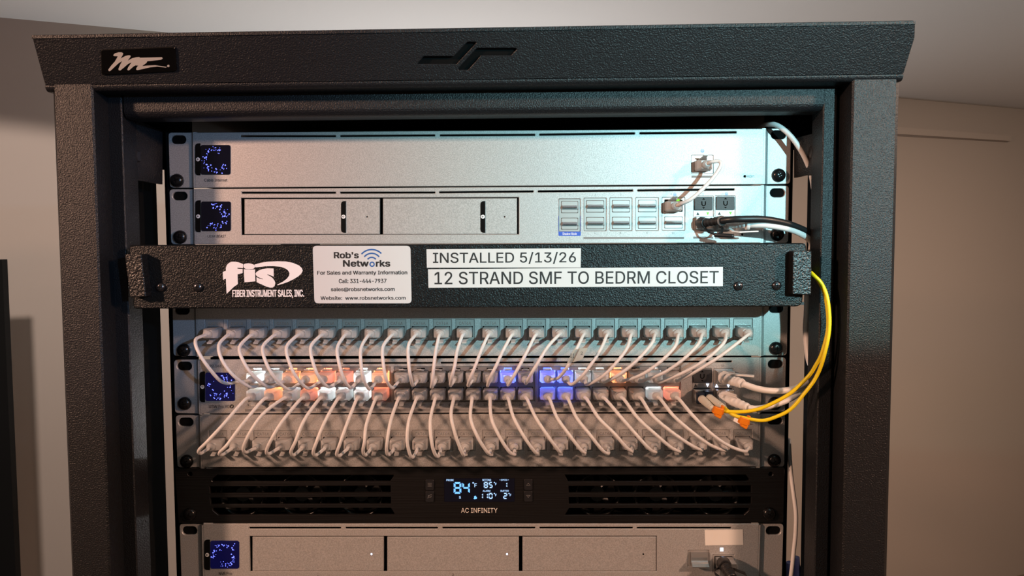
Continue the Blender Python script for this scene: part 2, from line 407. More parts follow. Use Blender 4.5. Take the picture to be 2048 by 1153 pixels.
# top cover with a fascia leaning towards the viewer
zt_, zb_ = F(940, 54, -80).z, F(940, 164, -65).z
FA = Frame(origin=Vector((0, -65, zb_)), ey=Vector((0, -15, zt_-zb_)))
EM1 = [(397, 376), (401, 367), (430, 333), (438, 331), (608, 331), (684, 250), (692, 247), (733, 247), (738, 252), (622, 376)]
EM2 = [(632, 405), (640, 396), (738, 288), (747, 283), (970, 283), (975, 290), (944, 323), (936, 326), (765, 326), (692, 409), (686, 411), (636, 411)]
z2p = lambda q, k, ox, oy: [(ox+x/k, oy+y/k) for x, y in q]
m = MB()
m.plate(FA, rquad([(63, 71), (1831, 42), (1830, 74), (1807, 149), (90, 171)], [2, 4, 3, 5, 3]), [z2p(EM1, 2.926, 700, 0), z2p(EM2, 2.926, 700, 0)], -2, 0, POWDER, 0.5)
tl, tr = FA.p(63, 71), FA.p(1831, 42); bl, br = FA.p(90, 171), FA.p(1807, 149)
# rolled lower edge, then the underside returning into the rack
rings = []
for P_ in (bl, br):
    ring = []
    for a in range(0, 100, 15):
        t = math.radians(a); ring.append(P_+Vector((0, 4*(1-math.cos(t)), -4*math.sin(t))))
    ring += [Vector((P_.x, -36, P_.z-4)), Vector((P_.x, -36, P_.z-1)), Vector((P_.x, P_.y+3, P_.z))]
    rings.append(ring)
m.loft(rings, POWDER)
# roof sheet and side returns
m.loft([[tl, Vector((tl.x, 520, tl.z)), Vector((tl.x, 520, tl.z-2)), tl-Vector((0, 0, 2))], [tr, Vector((tr.x, 520, tr.z)), Vector((tr.x, 520, tr.z-2)), tr-Vector((0, 0, 2))]], POWDER)
for a_, b_, s_ in ((tl, bl, 1), (tr, br, -1)):
    q = [a_+Vector((0, 2, 0)), Vector((a_.x, 520, a_.z)), Vector((a_.x, 520, b_.z)), b_+Vector((0, 12, -3)), b_+Vector((0, 4, 0))]
    m.loft([q, [p+Vector((2*s_, 0, 0)) for p in q]], SATIN)
m.rect(FA, 780, 70, 1100, 160, -5, -3.5, PITCH)
cover = part('top_cover', m, RK)
# maker's badge: glossy plate with a silver signature
m = MB(); m.plate(FA, rquad([(203, 98.5), (351.6, 92.7), (354.3, 142.5), (204.7, 150)], 5), [], 0.0, 1.4, BADGE, 0.5)
SIG = [(395, 300), (430, 265), (500, 245), (570, 245), (598, 265), (590, 300), (545, 370), (640, 320), (700, 305), (745, 310), (750, 335), (690, 415), (780, 365), (870, 345), (925, 340), (940, 355), (1390, 345), (1405, 375), (1370, 395), (1160, 420), (1090, 425), (1075, 460), (985, 525), (1100, 515), (1250, 508), (1400, 530), (1490, 545), (1470, 555), (1300, 535), (1150, 550), (1000, 585), (890, 608), (862, 595), (870, 560), (905, 515), (850, 510), (800, 540), (730, 605), (700, 615), (682, 595), (700, 550), (770, 450), (700, 480), (620, 550), (540, 615), (510, 610), (500, 585), (540, 490), (580, 420), (500, 470), (400, 565), (330, 628), (300, 625), (295, 595), (350, 520), (430, 430), (490, 325), (410, 320)]
bd = part('maker_badge', m, RK, 'glossy black badge with a silver signature')
m = MB(); m.plate(FA, z2p(SIG, 10.24, 190, 80), [], 1.4, 1.65, BADGEL); m.prism(FA, z2p(circ(1520, 523, 24), 10.24, 190, 80), 1.4, 1.65, BADGEL)
part('signature_logo', m, bd)
# inner cross beam under the cover
m = MB(); xa, xb = xat(247, 200, YS), xat(1650, 200, YS)
ztl, ztr = F(247, 188, YS).z, F(1650, 172, YS).z; zbl, zbr = F(300, 236, YS).z, F(1620, 221, YS).z
def beam(x, zt, zb):
    r = [Vector((x, YS+1, zt+8)), Vector((x, YS, zt+7))]
    for a in range(0, 91, 15):
        t = math.radians(a); r.append(Vector((x, YS+6*(1-math.cos(t)), zb+6-6*math.sin(t))))
    return r + [Vector((x, YI, zb)), Vector((x, YI, zt+8))]
m.loft([beam(xa, ztl, zbl), beam(xb, ztr, zbr)], POWDER)
zz = F(940, 237, YI).z
part('cross_beam', m, RK)
# black sheets added behind the beam to keep the gap above the stack dark
m = MB(); m.box(xa-20, xb+20, YI+2, 515, zbl+6, zbl+8, PITCH); m.box(xa-20, xb+20, 500, 515, -60, zbl+6, PITCH)
m.box(-275, -243, 6, 9, F(300, 340, 8).z, zbl+6, PITCH); m.box(243, 275, 6, 9, F(1610, 300, 8).z, zbl+6, PITCH); part('roof_shade_sheet', m, RK)
# equipment rails, rear uprights and the small brackets tying the rails to the posts
for sgn, u_out, v_ in ((-1, 338, 620), (1, 1580, 640)):
    xr = xat(u_out, v_, 3); m = MB()
    zt = 12
    m.box(min(xr, xr-sgn*22), max(xr, xr-sgn*22), 2.2, 4.5, -Z0, zt, PITCH)
    m.box(min(xr, xr-sgn*2), max(xr, xr-sgn*2), 2.2, 30, -Z0, zt, PITCH)
    part('equipment_rail', m, RK)
    yb = 470
    x0, x1 = sgn*256, sgn*298
    m = MB(); m.box(min(x0, x1), max(x0, x1), yb, yb+48, -Z0, F(1000, 140, YF).z, PITCH); part('rear_upright', m, RK)
    m = MB()
    if sgn < 0: q = [F(272, 240, YI), F(325, 262, 1.5), F(325, 369, 1.5), F(272, 360, YI)]
    else: q = [F(1632, 266, YI), F(1588, 277, 1.5), F(1588, 356, 1.5), F(1632, 346, YI)]
    m.loft([q, [p+Vector((sgn*2, 0, 0)) for p in q]], POWDER)
    bk = part('side_bracket', m, RK)
    m = MB(); c = (F(270, 313, YI+2) if sgn < 0 else F(1629, 304, YI+2)); ax = -sgn
    m.loft([[c+Vector((ax*h, r_*math.cos(math.radians(60*k)), r_*math.sin(math.radians(60*k)))) for k in range(6)] for r_, h in ((5, -1), (5, 2.5), (4, 3.2))], SATIN)
    part('hex_bolt', m, bk)

# ------------------------------------------------------------------ screws and ears
def screw_mesh(r, h, m_):
    s = MB(); s.dome((0, 0, 0), r, 0, h, m_)
    a = r*0.42; w = r*0.09
    s.box(-a, a, -h-0.05, -h*0.8, -w, w, PITCH); s.box(-w, w, -h-0.05, -h*0.8, -a, a, PITCH)
    return s.mesh((0, 0, 0), 'rack_screw')
SCREW = screw_mesh(5.3, 3.6, SCREWM); SMALL = screw_mesh(3.4, 2.4, SCREWC)
YFACE = -3.2
def ears(dev, left, right):
    """left/right: outer corner pixels, face corner pixels, slot centre, screw centre"""
    fr = Frame(0)
    for sd, E in (('l', left), ('r', right)):
        (ot, ob, it, ib, slot, scr) = E
        r = [7, 0, 0, 7] if sd == 'l' else [0, 7, 7, 0]
        quad = [ot, it, ib, ob] if sd == 'l' else [it, ot, ob, ib]
        holes = [rrect(slot[0]-15, slot[1]-8.7, slot[0]+15, slot[1]+8.7, 8.6)]
        m = MB(); m.plate(fr, rquad(quad, r), holes, -2, 0, SILVER, 0.35)
        # folded edge rising from the ear to the face
        a, b = fr.p(*it), fr.p(*ib); sg = 1 if sd == 'l' else -1
        rings = []
        for P_ in (a, b):
            rings.append([P_+Vector((sg*-2.4, -0.0, 0)), P_+Vector((sg*-1.2, -0.7, 0)), P_+Vector((sg*-0.4, -1.8, 0)), P_+Vector((sg*0.4, -3.0, 0)), P_+Vector((sg*3, -3.0, 0)), P_+Vector((sg*3, 1, 0)), P_+Vector((sg*-2.4, 1, 0))])
        m.loft(rings, SILVER)
        e = part('mounting_ear', m, dev)
        c = fr.p(*slot); m = MB()
        if scr: inst('rack_screw', SCREW, e, fr.p(*scr)+Vector((0, -0.3, 0)), (0, random.uniform(-.7, .7), 0))
def chassis(dev, quad, depth=240, y0=14):
    """dark inside box and outer shell behind the face"""
    p = [Frame(YFACE).p(*q) for q in quad]; m = MB()
    k = 1.2
    q = [p[0]+Vector((k, 0, -k)), p[1]+Vector((-k, 0, -k)), p[2]+Vector((-k, 0, k)), p[3]+Vector((k, 0, k))]
    m.loft([[Vector((a.x, y0, a.z)) for a in q], [Vector((a.x, depth, a.z)) for a in q]], PITCH)  # matt black stands in for the shade inside vents and sockets
    part('chassis', m, dev)
def face(dev, quad, holes, name='face_plate', m_=SILVER, bevel=0.4):
    m = MB(); m.plate(Frame(YFACE), quad, holes, -1.3, 0, m_, bevel); return part(name, m, dev)
FF = Frame(YFACE)
def slots(segs, h=1.8):
    return [rquad([(a, va-h), (b, vb-h), (b, vb+h), (a, va+h)], 1.2, 2) for a, b, va, vb in segs]
def screen(dev, u0, v0, u1, v1, tab, seed, lit=False, arc=(0, 360)):
    rnd = random.Random(seed); m = MB()
    m.plate(FF, rrect(u0, v0, u1, v1, 4), [], 0, 0.5, GLASSB if lit else GLASS, 0.15)
    cx, cy, R = (u0+u1)/2, (v0+v1)/2, (u1-u0)*0.36
    for k in range(70):
        t = math.radians(rnd.uniform(*arc)); rr = R*(1+rnd.gauss(0, 0.17))
        x, y = cx+rr*math.cos(t), cy+rr*math.sin(t)
        if not (u0+2 < x < u1-2 and v0+2 < y < v1-2): continue
        m.prism(FF, circ(x, y, rnd.choice([0.5, 0.6, 0.8, 1.0, 1.3]), 8), 0.5, 0.56, DOT)
    part('touch_screen', m, dev, 'small square black screen with glowing blue dots')
    a0, b0, a1, b1 = tab; m = MB()
    m.plate(FF, rquad([(a0, b0), (a1, b0), (a1, b1), (a0, b1)], [7, 0, 0, 7]), [], 0, 0.3, PITCH)
    c = ((a0+a1)/2+0.5, (b0+b1)/2)
    m.prism(FF, circ(*c, 3.9), 0.3, 0.38, WHTINK)
    m.strip(FF, [(c[0]+2.2, c[1]), (c[0]-2.2, c[1])], 0.9, 0.38, 0.45, BLKINK); m.strip(FF, [(c[0], c[1]-2), (c[0]-2.2, c[1]), (c[0], c[1]+2)], 0.9, 0.38, 0.45, BLKINK)
    part('release_tab', m, dev)
def lettering(dev, items, name='lettering'):
    m = MB()
    for it in items:
        body, box, mt = it[:3]; m.text(it[3] if len(it) > 3 and it[3] else FF, body, box, mt, *(it[4:]))
    return part(name, m, dev)
def inset(fr, mb, u0, v0, u1, v1, c0, c1, m_, r=1.5): mb.plate(fr, rrect(u0, v0, u1, v1, r, 2), [], c0, c1, m_)

# ------------------------------------------------------------------ top unit: blank silver modem
D = thing('network_modem', 'silver blank-faced unit at the top of the stack, lettered Cable Internet', 'network device', (0, 120, -U))
Q = [(388.5, 265.5), (1528.5, 257.5), (1527, 369), (390, 375.8)]
hs = slots([(481, 671.6, 272.5, 272.5), (680, 870, 272.3, 271), (879.4, 1070, 271, 269.8), (1078.7, 1269.7, 269.5, 267), (1279.3, 1473, 266.8, 264.8)])
hs.append(rrect(1383, 311, 1426.4, 347, 1))
hs.append(circ(1489.7, 353, 2.2, 10))
face(D, Q, hs); chassis(D, Q)
ears(D, ((336.3, 265.4), (339.5, 375.5), (388, 265.5), (389.5, 375.8), (357, 279.5), (354.7, 361.5)), ((1582.3, 256.5), (1580.8, 368), (1530, 257.5), (1528.5, 369), (1557, 269.8), (1557, 351)))
screen(D, 401.6, 290.3, 461, 349.6, (390.5, 287, 401, 351), 3, False, (20, 300))
lettering(D, [('Cable Internet', (409, 357.5, 454.4, 363.8), BLKINK, None, 0.12), ('RESET', (1494.6, 350.4, 1509, 355.6), GREYINK)])
m = MB(); m.rect(FF, 1383, 351.6, 1426.4, 356, 0, 0.1, GREYINK); part('port_mark', m, D)
m = MB(); m.prism(FF, circ(1405, 302, 3.6), 0, 0.1, PALEBLUE); m.strip(FF, [(1402.5, 301), (1405, 299.8), (1407.5, 301)], 0.7, 0.1, 0.15, WHTINK); m.strip(FF, [(1403.5, 303), (1405, 302.2), (1406.5, 303)], 0.7, 0.1, 0.15, WHTINK); part('globe_mark', m, D)
def port(dev, u0, v0, u1, v1, metal=NICKEL, up=True, depth=13):
    """shielded socket set in the face: silver rim, dark mouth with a notch for the latch"""
    m = MB(); w = u1-u0; h = v1-v0; a, b = u0+w*0.12, u1-w*0.12
    if up: mouth = [(a, v1-h*0.12), (b, v1-h*0.12), (b, v0+h*0.38), (b-w*0.16, v0+h*0.38), (b-w*0.16, v0+h*0.2), (a+w*0.16, v0+h*0.2), (a+w*0.16, v0+h*0.38), (a, v0+h*0.38)]
    else: mouth = [(a, v0+h*0.12), (b, v0+h*0.12), (b, v1-h*0.38), (b-w*0.16, v1-h*0.38), (b-w*0.16, v1-h*0.2), (a+w*0.16, v1-h*0.2), (a+w*0.16, v1-h*0.38), (a, v1-h*0.38)]
    m.plate(FF, rrect(u0+.3, v0+.3, u1-.3, v1-.3, 0.8, 1), [mouth], -depth, -0.6, metal)
    m.rect(FF, u0+1, v0+1, u1-1, v1-1, -depth-1.5, -depth, PITCH)
    return part('network_port', m, dev)
port(D, 1383, 311, 1426.4, 347)

# ------------------------------------------------------------------ second unit: gateway with two drive bays and a port field
D = thing('network_gateway', 'silver gateway unit with two wide drive trays, directly above the black panel', 'network device', (0, 120, -2*U))
Q = [(390, 378.3), (1525, 371.3), (1524, 486), (391.5, 489)]
hs = slots([(483, 671.6, 385.7, 385.7), (680, 870.5, 385.7, 385.3), (878, 1067, 385, 383.3), (1075.6, 1266, 383.2, 381.3), (1275, 1469, 381.2, 379.3)])
hs.append([(481.7, 396.4), (1037.7, 394.8), (1037.7, 469), (483, 470)])
cols = [(1117.7, 1160.5, 398, 463), (1168, 1212.4, 396.5, 462), (1219.7, 1264, 396, 461.7), (1271.6, 1317, 395.6, 461.4), (1324.4, 1369.8, 395.2, 461)]
for a, b, c, d in cols: hs.append(rrect(a, c, b, d, 1))
hs += [rrect(1387, 392.6, 1426.5, 461, 1), rrect(1430.5, 391.8, 1470, 461, 1), circ(1485, 469.7, 2.4, 10)]
face(D, Q, hs); chassis(D, Q)
ears(D, ((338.3, 379), (342, 489), (390, 378.8), (391.5, 489), (359.6, 392.4), (361, 474.5)), ((1578.3, 371.8), (1576.5, 486), (1526.5, 371.5), (1525.5, 486), (1555, 386), (1554, 469)))
screen(D, 402.4, 403.3, 461.7, 462.7, (390.8, 401, 401.5, 465), 11, False, (-110, 130))
ns = [(str(n), (x-w, 388.4-dy, x+w, 392.2-dy), GREYINK) for n, x, w, dy in ((1, 1139, .8, 0), (3, 1190, 1.2, 0), (5, 1241.5, 1.2, .5), (7, 1294, 1.2, 1), (9, 1342.5, 1.2, 1.2), (11, 1406, 2, 1.5), (13, 1445, 2.2, 1.8))]
ns += [(str(n), (x-w, 464.4, x+w, 468.4), GREYINK) for n, x, w in ((4, 1189.5, 1.3), (6, 1241, 1.3), (8, 1294, 1.3), (10, 1346, 2.6), (12, 1405, 2.4))]
ns += [('2', (1137.8, 474.8, 1140.2, 478.6), GREYINK), ('1', (622.3, 476, 623.7, 480), GREYINK), ('2', (899, 475.4, 901.5, 479.4), GREYINK)]
lettering(D, [('UDM', (415.3, 470.5, 430.4, 475.6), BLKINK), ('BEAST', (433, 469.8, 452.5, 475.8), BLKINK, None, 0.15, 0.12, 0.3), ('RESET', (1489, 467.2, 1504.6, 472.4), GREYINK)])
lettering(D, ns, 'port_numbers')
for u0, u1, tabu, dotu, tv in ((489, 759, 682.4, 734, 0), (766, 1034, 961, 1009, 1)):
    m = MB(); m.plate(FF, [(u0, 398.6-tv), (u1, 398-tv), (u1, 468.6), (u0, 469)], [circ(dotu, 434, 1.6, 8)], -3, 0.2, SILVER, 0.3)
    m.rect(FF, dotu-3, 431, dotu+3, 437, -4, -3.2, PITCH)
    t = part('drive_tray', m, D)
    m = MB(); m.plate(FF, rquad([(tabu, 402.5), (tabu+9.6, 402.5), (tabu+9.6, 466), (tabu, 466)], [7, 0, 0, 7]), [], 0.2, 0.5, PITCH)
    c = (tabu+4.8, 433.8); m.prism(FF, circ(*c, 4), 0.5, 0.56, WHTINK)
    m.strip(FF, [(c[0]+2.2, c[1]), (c[0]-2.2, c[1])], 0.9, 0.56, 0.62, BLKINK); m.strip(FF, [(c[0], c[1]-2), (c[0]-2.2, c[1]), (c[0], c[1]+2)], 0.9, 0.56, 0.62, BLKINK)
    part('release_tab', m, t)
m = MB(); m.plate(FF, [(481, 395.5), (1038.5, 394), (1038.5, 470), (482, 471)], [], -9, -8, PITCH); part('bay_recess', m, D)
def dust_cover(par, u0, v0, u1, v1):
    m = MB(); h = v1-v0
    m.plate(FF, rrect(u0, v0, u1, v1, 2, 2), [], -4, -0.4, NICKEL, 0.25)
    vm = v0+h*0.46
    m.loft([[FF.w(*FF.ab(u0+2, t), c) for t, c in ((vm+4, -0.4), (vm+3, 2.2), (vm+1.2, 3.0), (vm-1.2, 2.6), (vm-3, -0.4))], [FF.w(*FF.ab(u1-2, t), c) for t, c in ((vm+4, -0.4), (vm+3, 2.2), (vm+1.2, 3.0), (vm-1.2, 2.6), (vm-3, -0.4))]], CHROME)
    m.rect(FF, u0+1, vm+4.5, u1+1, vm+5.6, -0.4, -0.1, BLKINK)
    return part('dust_cover', m, par)
for i, (a, b, c, d) in enumerate(cols):
    m = MB(); h = d-c
    m.plate(FF, rrect(a+.4, c+.4, b-.4, d-.4, 1, 1), [rrect(a+4.5, c+4.5, b-4, c+h*0.44, 1, 1), rrect(a+4.5, c+h*0.58, b-4, d-3.5, 1, 1)], -12, -0.8, NICKEL)
    m.rect(FF, a+1, c+1, b-1, d-1, -13, -12, PITCH)
    pt = part('port_block', m, D)
    if i < 4: dust_cover(pt, a+5, c+5, b-4.5, c+h*0.43)
    dust_cover(pt, a+5, c+h*0.59, b-4.5, d-4)
m = MB(); m.plate(FF, [(1117, 432), (1117.6, 432), (1117.6, 463.6), (1160.8, 463.6), (1160.8, 432), (1161.5, 432), (1161.5, 471), (1160, 472.3), (1118.5, 472.3), (1117, 471)], [], 0, 0.12, BLUELBL)
m.text(FF, 'Shadow Mode', (1125, 465.3, 1153.5, 470.3), WHTINK, 0.1, 0.16); part('blue_label', m, D)
m = MB(); m.rect(FF, 1167, 474.2, 1368, 478.2, 0, 0.1, GREYINK); m.rect(FF, 1386.5, 473.5, 1426, 477.5, 0, 0.1, GREYINK); m.rect(FF, 1430, 473.5, 1470, 477.5, 0, 0.1, GREYINK); part('port_mark', m, D)
m = MB()
for u, v in ((1349.6, 389), (1452.7, 388)): m.prism(FF, circ(u, v, 3.2), 0, 0.1, PALEBLUE); m.strip(FF, [(u-2, v-.6), (u, v-1.6), (u+2, v-.6)], 0.6, 0.1, 0.15, WHTINK)
part('globe_mark', m, D)
def magnet_cap(dev, u0, v0, u1, v1, seeU=True):
    m = MB(); m.plate(FF, rrect(u0, v0, u1, v1, 1.2, 2), [], -4, 0.9, CAPM, 0.3); cu = (u0+u1)/2; cv = (v0+v1)/2-0.5
    pts = [(cu-3.6, cv-4)]+[(cu-3.6*math.cos(math.radians(t)), cv+1+4*math.sin(math.radians(t))) for t in range(0, 181, 20)]+[(cu+3.6, cv-4)]
    m.strip(FF, pts, 2.0, 0.9, 1.0, PITCH)
    m.prism(FF, [(cu-3, cv-7.2), (cu+3, cv-7.2), (cu, cv-10.5)], 0.9, 1.0, PITCH); m.prism(FF, [(cu, cv+11), (cu+3, cv+7.8), (cu-3, cv+7.8)], 0.9, 1.0, PITCH)
    return part('port_cap', m, dev, 'dark grey plastic port cap')
def tri(m, u, v, s, up, mt): m.prism(FF, [(u-s, v+s*(1 if up else -1)), (u+s, v+s*(1 if up else -1)), (u, v-s*(1 if up else -1))], -0.4, -0.2, mt)
def sfp_cage(dev, u0, v0, u1, v1, vm0, vm1, marks):
    m = MB(); m.plate(FF, [(u0, v0), (u1, v0), (u1, v1), (u0, v1)], [[(u0+2, v0+2), (u1-2, v0+2), (u1-2, vm0), (u0+2, vm0)], [(u0+2, vm1), (u1-2, vm1), (u1-2, v1-2), (u0+2, v1-2)]], -13, -0.5, NICKEL)
    m.rect(FF, u0, v0, u1, v1, -14.5, -13, PITCH)
    for u, v, up, mt in marks: tri(m, u, v, 3, up, mt)
    return part('module_cage', m, dev)
sfp_cage(D, 1387.4, 393, 1426, 460.6, 421, 433.5, [(1396, 427.5, True, BLKINK), (1416, 427.5, False, LEDG)])
sfp_cage(D, 1431, 392.2, 1469.6, 460.6, 420.5, 433, [(1439, 427, True, BLKINK), (1461.5, 427, False, LEDG)])
m = MB(); m.rect(FF, 1352.5, 398.5, 1359, 404.5, -0.4, 0.2, LEDG); part('port_light', m, D, 'small green port light')
magnet_cap(D, 1388.6, 394, 1425, 420.8); magnet_cap(D, 1432.2, 393.2, 1468.6, 420.2)

# ------------------------------------------------------------------ third unit: the black fibre panel standing proud of the rack
BY = -53.3; FB = Frame(BY)
D = thing('fiber_enclosure', 'long black textured panel with white stickers, standing proud across the rack', 'panel', (0, 60, -3*U))
m = MB()
oq = rquad([(257.5, 490.5), (1614, 486.5), (1604.5, 613.5), (267, 618)], [8, 12, 14, 6], 5)
m.plate(FB, oq, [], -2.5, 0, BARBLK, 0.8)
pt_, pb_ = FB.p(300, 493), FB.p(300, 615)
m.box(-236, 236, BY+2, 2.0, pb_.z, pb_.z+2, SATIN); m.box(-236, 236, BY+2, 2.0, pt_.z-2, pt_.z, SATIN)
part('front_panel', m, D)
for sd, q in (('l', [(249, 508.6), (283, 508.6), (292, 594), (259.5, 595.5)]), ('r', [(1586, 502.5), (1624, 502), (1622.5, 591), (1585, 589)])):
    m = MB(); F2 = Frame(BY-9)
    f = [F2.p(*t) for t in q]; cc = sum(f, Vector())/4
    bk_ = [Vector((p.x, BY, p.z)) for p in f]
    m.loft([f, bk_], BLOCKM)
    part('end_block', m, D, bevel=0.6)
for u, v in ((321.6, 575), (396, 575), (1476.5, 572.5), (1553, 571.5)):
    inst('panel_screw', SMALL, D, FB.p(u, v), (0, random.uniform(-.7, .7), 0))
# sticker with the installer's address
sq = [(625.5, 492), (821, 492), (823.3, 607.2), (629, 607.2)]
m = MB(); m.plate(FB, rquad(sq, 8), [], 0, 0.25, STICK)
st = part('address_sticker', m, D, 'white rounded sticker with address lines and a blue wireless mark')
FBs = FB.off(0.25); kz = 8.238; Zs = lambda x0, y0, x1, y1: (620+x0/kz, 480+y0/kz, 620+x1/kz, 480+y1/kz)
m = MB()
for body, bx, bold in (("Rob's", (393, 200, 803, 308), 0.75), ("Netw", (543, 335, 968, 445), 0.75), ("rks", (1085, 335, 1322, 445), 0.75),
                       ("For Sales and Warranty Information", (120, 505, 1603, 592), 0.4), ("Call: 331-444-7937", (475, 643, 1260, 716), 0.4),
                       ("sales@robsnetworks.com", (345, 783, 1395, 862), 0.4), ("Website:  www.robsnetworks.com", (175, 925, 1575, 992), 0.4)):
    m.text(FBs, body, Zs(*bx), BLKINK, bold, 0.05)
zp = lambda x, y: (620+x/kz, 480+y/kz)
m.strip(FBs, [zp(1023+34*math.cos(t), 403+34*math.sin(t)) for t in [k*math.pi/10 for k in range(20)]], 20/kz, 0, 0.1, BLUEINK, True)
for R_, hw in ((196, 50), (138, 52), (76, 52)):
    m.strip(FBs, [zp(1017+R_*1.12*math.sin(math.radians(t)), 372-R_*1.08*math.cos(math.radians(t))) for t in range(-hw, hw+1, 8)], 23/kz, 0, 0.1, BLUEINK)
part('lettering', m, st)
for q, body, bx in (([(853, 499), (1162, 496.8), (1161.3, 535.5), (853.8, 536)], 'INSTALLED 5/13/26', (866, 504, 1152, 529.3)),
                    ([(856, 539), (1445.6, 534), (1445.6, 573), (857, 576)], '12 STRAND SMF TO BEDRM CLOSET', (869, 542, 1437.5, 569.5))):
    m = MB(); m.plate(FB, q, [], 0, 0.25, STICK); st = part('label_strip', m, D)
    m = MB(); m.text(FBs, body, bx, BLKINK, 0.15, 0.05); part('lettering', m, st)
# white printed emblem with the supplier's name
zf = lambda q: [(440+x/10.483, 500+y/10.483) for x, y in q]
m = MB()
for q in ([(60, 465), (125, 440), (125, 380), (145, 320), (190, 275), (250, 250), (330, 250), (410, 270), (485, 300), (480, 385), (420, 380), (365, 378), (365, 392), (400, 400), (475, 402), (475, 490), (370, 515), (375, 720), (290, 780), (140, 925), (125, 605), (68, 632)],
          [(490, 340), (500, 305), (540, 288), (600, 283), (660, 292), (715, 315), (738, 350), (720, 385), (680, 405), (610, 410), (540, 400), (505, 380)],
          [(500, 408), (560, 412), (640, 418), (735, 412), (742, 660), (515, 683)],
          [(1125, 392), (1128, 565), (1060, 535), (1000, 515), (990, 525), (1060, 560), (1110, 600), (1145, 650), (1160, 700), (1145, 760), (1110, 790), (1060, 795), (980, 775), (770, 680), (765, 575), (830, 605), (895, 620), (902, 610), (840, 590), (780, 560), (755, 530), (748, 500), (765, 470), (820, 430), (900, 402), (1000, 388)],
          [(722, 312), (850, 275), (1000, 250), (1200, 240), (1380, 245), (1530, 275), (1660, 330), (1720, 390), (1735, 440), (1705, 500), (1640, 560), (1540, 620), (1400, 685), (1210, 745), (1200, 730), (1320, 670), (1400, 610), (1450, 545), (1458, 490), (1430, 435), (1370, 390), (1270, 355), (1130, 342), (950, 345), (748, 370)]):
    m.plate(FB, zf(q), [], 0, 0.15, WHTINK)
bb = lambda x0, y0, x1, y1: (440+x0/10.483, 500+y0/10.483, 440+x1/10.483, 500+y1/10.483)
m.text(FB, 'FIBER INSTRUMENT SALES, INC.', bb(262, 835, 1760, 1020), WHTINK, 0.35)
part('printed_emblem', m, D)

# ------------------------------------------------------------------ patch panels with keystone jacks
ORD = 'first second third fourth fifth sixth seventh eighth ninth tenth eleventh twelfth thirteenth fourteenth fifteenth sixteenth seventeenth eighteenth nineteenth twentieth twenty-first twenty-second twenty-third twenty-fourth'.split()
def jack_mesh():
    s = MB(); f0 = Frame(0)
    outer = [(-7.1, -8.1), (7.1, -8.1), (7.1, 8.1), (-7.1, 8.1)]
    mouth = [(-6.1, -5.6), (-2.2, -5.6), (-2.2, -7.2), (2.2, -7.2), (2.2, -5.6), (6.1, -5.6), (6.1, 2.9), (-6.1, 2.9)]
    s.plate(f0, outer, [mouth], -14, -0.4, NICKEL, 0.15, px=False)
    s.text(f0, 'CAT6A', (-4.7, 4.0, 4.7, 6.4), CHROME, 0.1, -0.36, 0, px=False)
    s.box(-7, 7, 14, 15, -8, 8, PITCH)
    return s.mesh((0, 0, 0), 'keystone_jack')
JACK = jack_mesh()
JU1 = [429+45.55*i for i in range(12)]+[980.7+45.93*i for i in range(12)]
JU2 = [435.7+45.15*i for i in range(12)]+[983+45.7*i for i in range(12)]
def patch_panel(label, kz_, Q, JU, v0, v1, EL, ER):
    D = thing('patch_bay', label, 'patch panel', (0, 20, kz_))
    hs = []; pos = []
    for i, u in enumerate(JU):
        v = v0+(v1-v0)*i/23; p = FF.ab(u, v); pos.append(p)
        hs.append([(p[0]-7.25, p[1]-8.25), (p[0]+7.25, p[1]-8.25), (p[0]+7.25, p[1]+8.25), (p[0]-7.25, p[1]+8.25)])
    m = MB(); m.plate(FF, [FF.ab(*q) for q in Q], hs, -3.2, 0, SILVER, 0.4, px=False); part('face_plate', m, D)
    ears(D, EL, ER)
    p = [FF.p(*q) for q in Q]; m = MB()
    m.loft([[(a.x, y, a.z+d) for a, d in zip(p, (-1, -1, 1, 1))] for y in (14, 90)], PITCH); part('rear_light_block', m, D)  # black box added so no lamp shines through the gap between units
    for a, b in pos: inst('keystone_jack', JACK, D, (a, YFACE, b))
    return D, pos
PP1, JP1 = patch_panel('upper silver patch panel of twenty-four jacks, right below the black panel', -4*U, [(394, 603), (1521, 600), (1519.5, 712.3), (396.5, 713.3)], JU1, 661.5, 659.3,
    ((344.5, 603), (346.5, 712.5), (393.5, 603), (396, 713), (364, 621), (368, 701)), ((1576.5, 600), (1574, 711.5), (1522.5, 600), (1521, 712), (1553, 617.5), (1551.6, 697)))
PP2, JP2 = patch_panel('lower silver patch panel of twenty-four jacks, between the switch and the black fan unit', -6*U, [(402.5, 830.8), (1517.5, 828.3), (1516.5, 934), (404.5, 935.5)], JU2, 882.5, 881,
    ((350.8, 831.5), (354.5, 936), (402, 831), (404, 935.8), (371.5, 845), (374, 923)), ((1570.5, 828.5), (1568.8, 934.8), (1519.5, 828.5), (1518, 934.3), (1550, 842), (1548, 921.5)))

# ------------------------------------------------------------------ the switch with glowing ports
SW = thing('network_switch', 'silver switch with two rows of glowing ports, between the patch panels', 'network switch', (0, 120, -5*U))
Q = [(398.5, 719.8), (1520, 715), (1519, 824.6), (401, 828)]
PU = [507, 543, 579, 614.5, 650, 685.5, 722, 758.5, 803, 838.6, 874.5, 910.6, 946, 980.5, 1015.5, 1050.8, 1095.5, 1131.3, 1166.8, 1202.3, 1238.5, 1274.8, 1311, 1346.8]
hs = slots([(490, 678, 727.4, 727.2), (685.5, 872, 727.2, 726.6), (881, 1067, 726.5, 725.8), (1075, 1262, 725.7, 724.8), (1270, 1464, 724.7, 723.6)], 1.7)
TOPP = []; BOTP = []
for i, u in enumerate(PU):
    for row, v in ((0, 757.5-1.2*i/23), (1, 791.5-1.2*i/23)):
        p = F(u, v, -12); (TOPP if row == 0 else BOTP).append((p.x, p.z))
groups = []
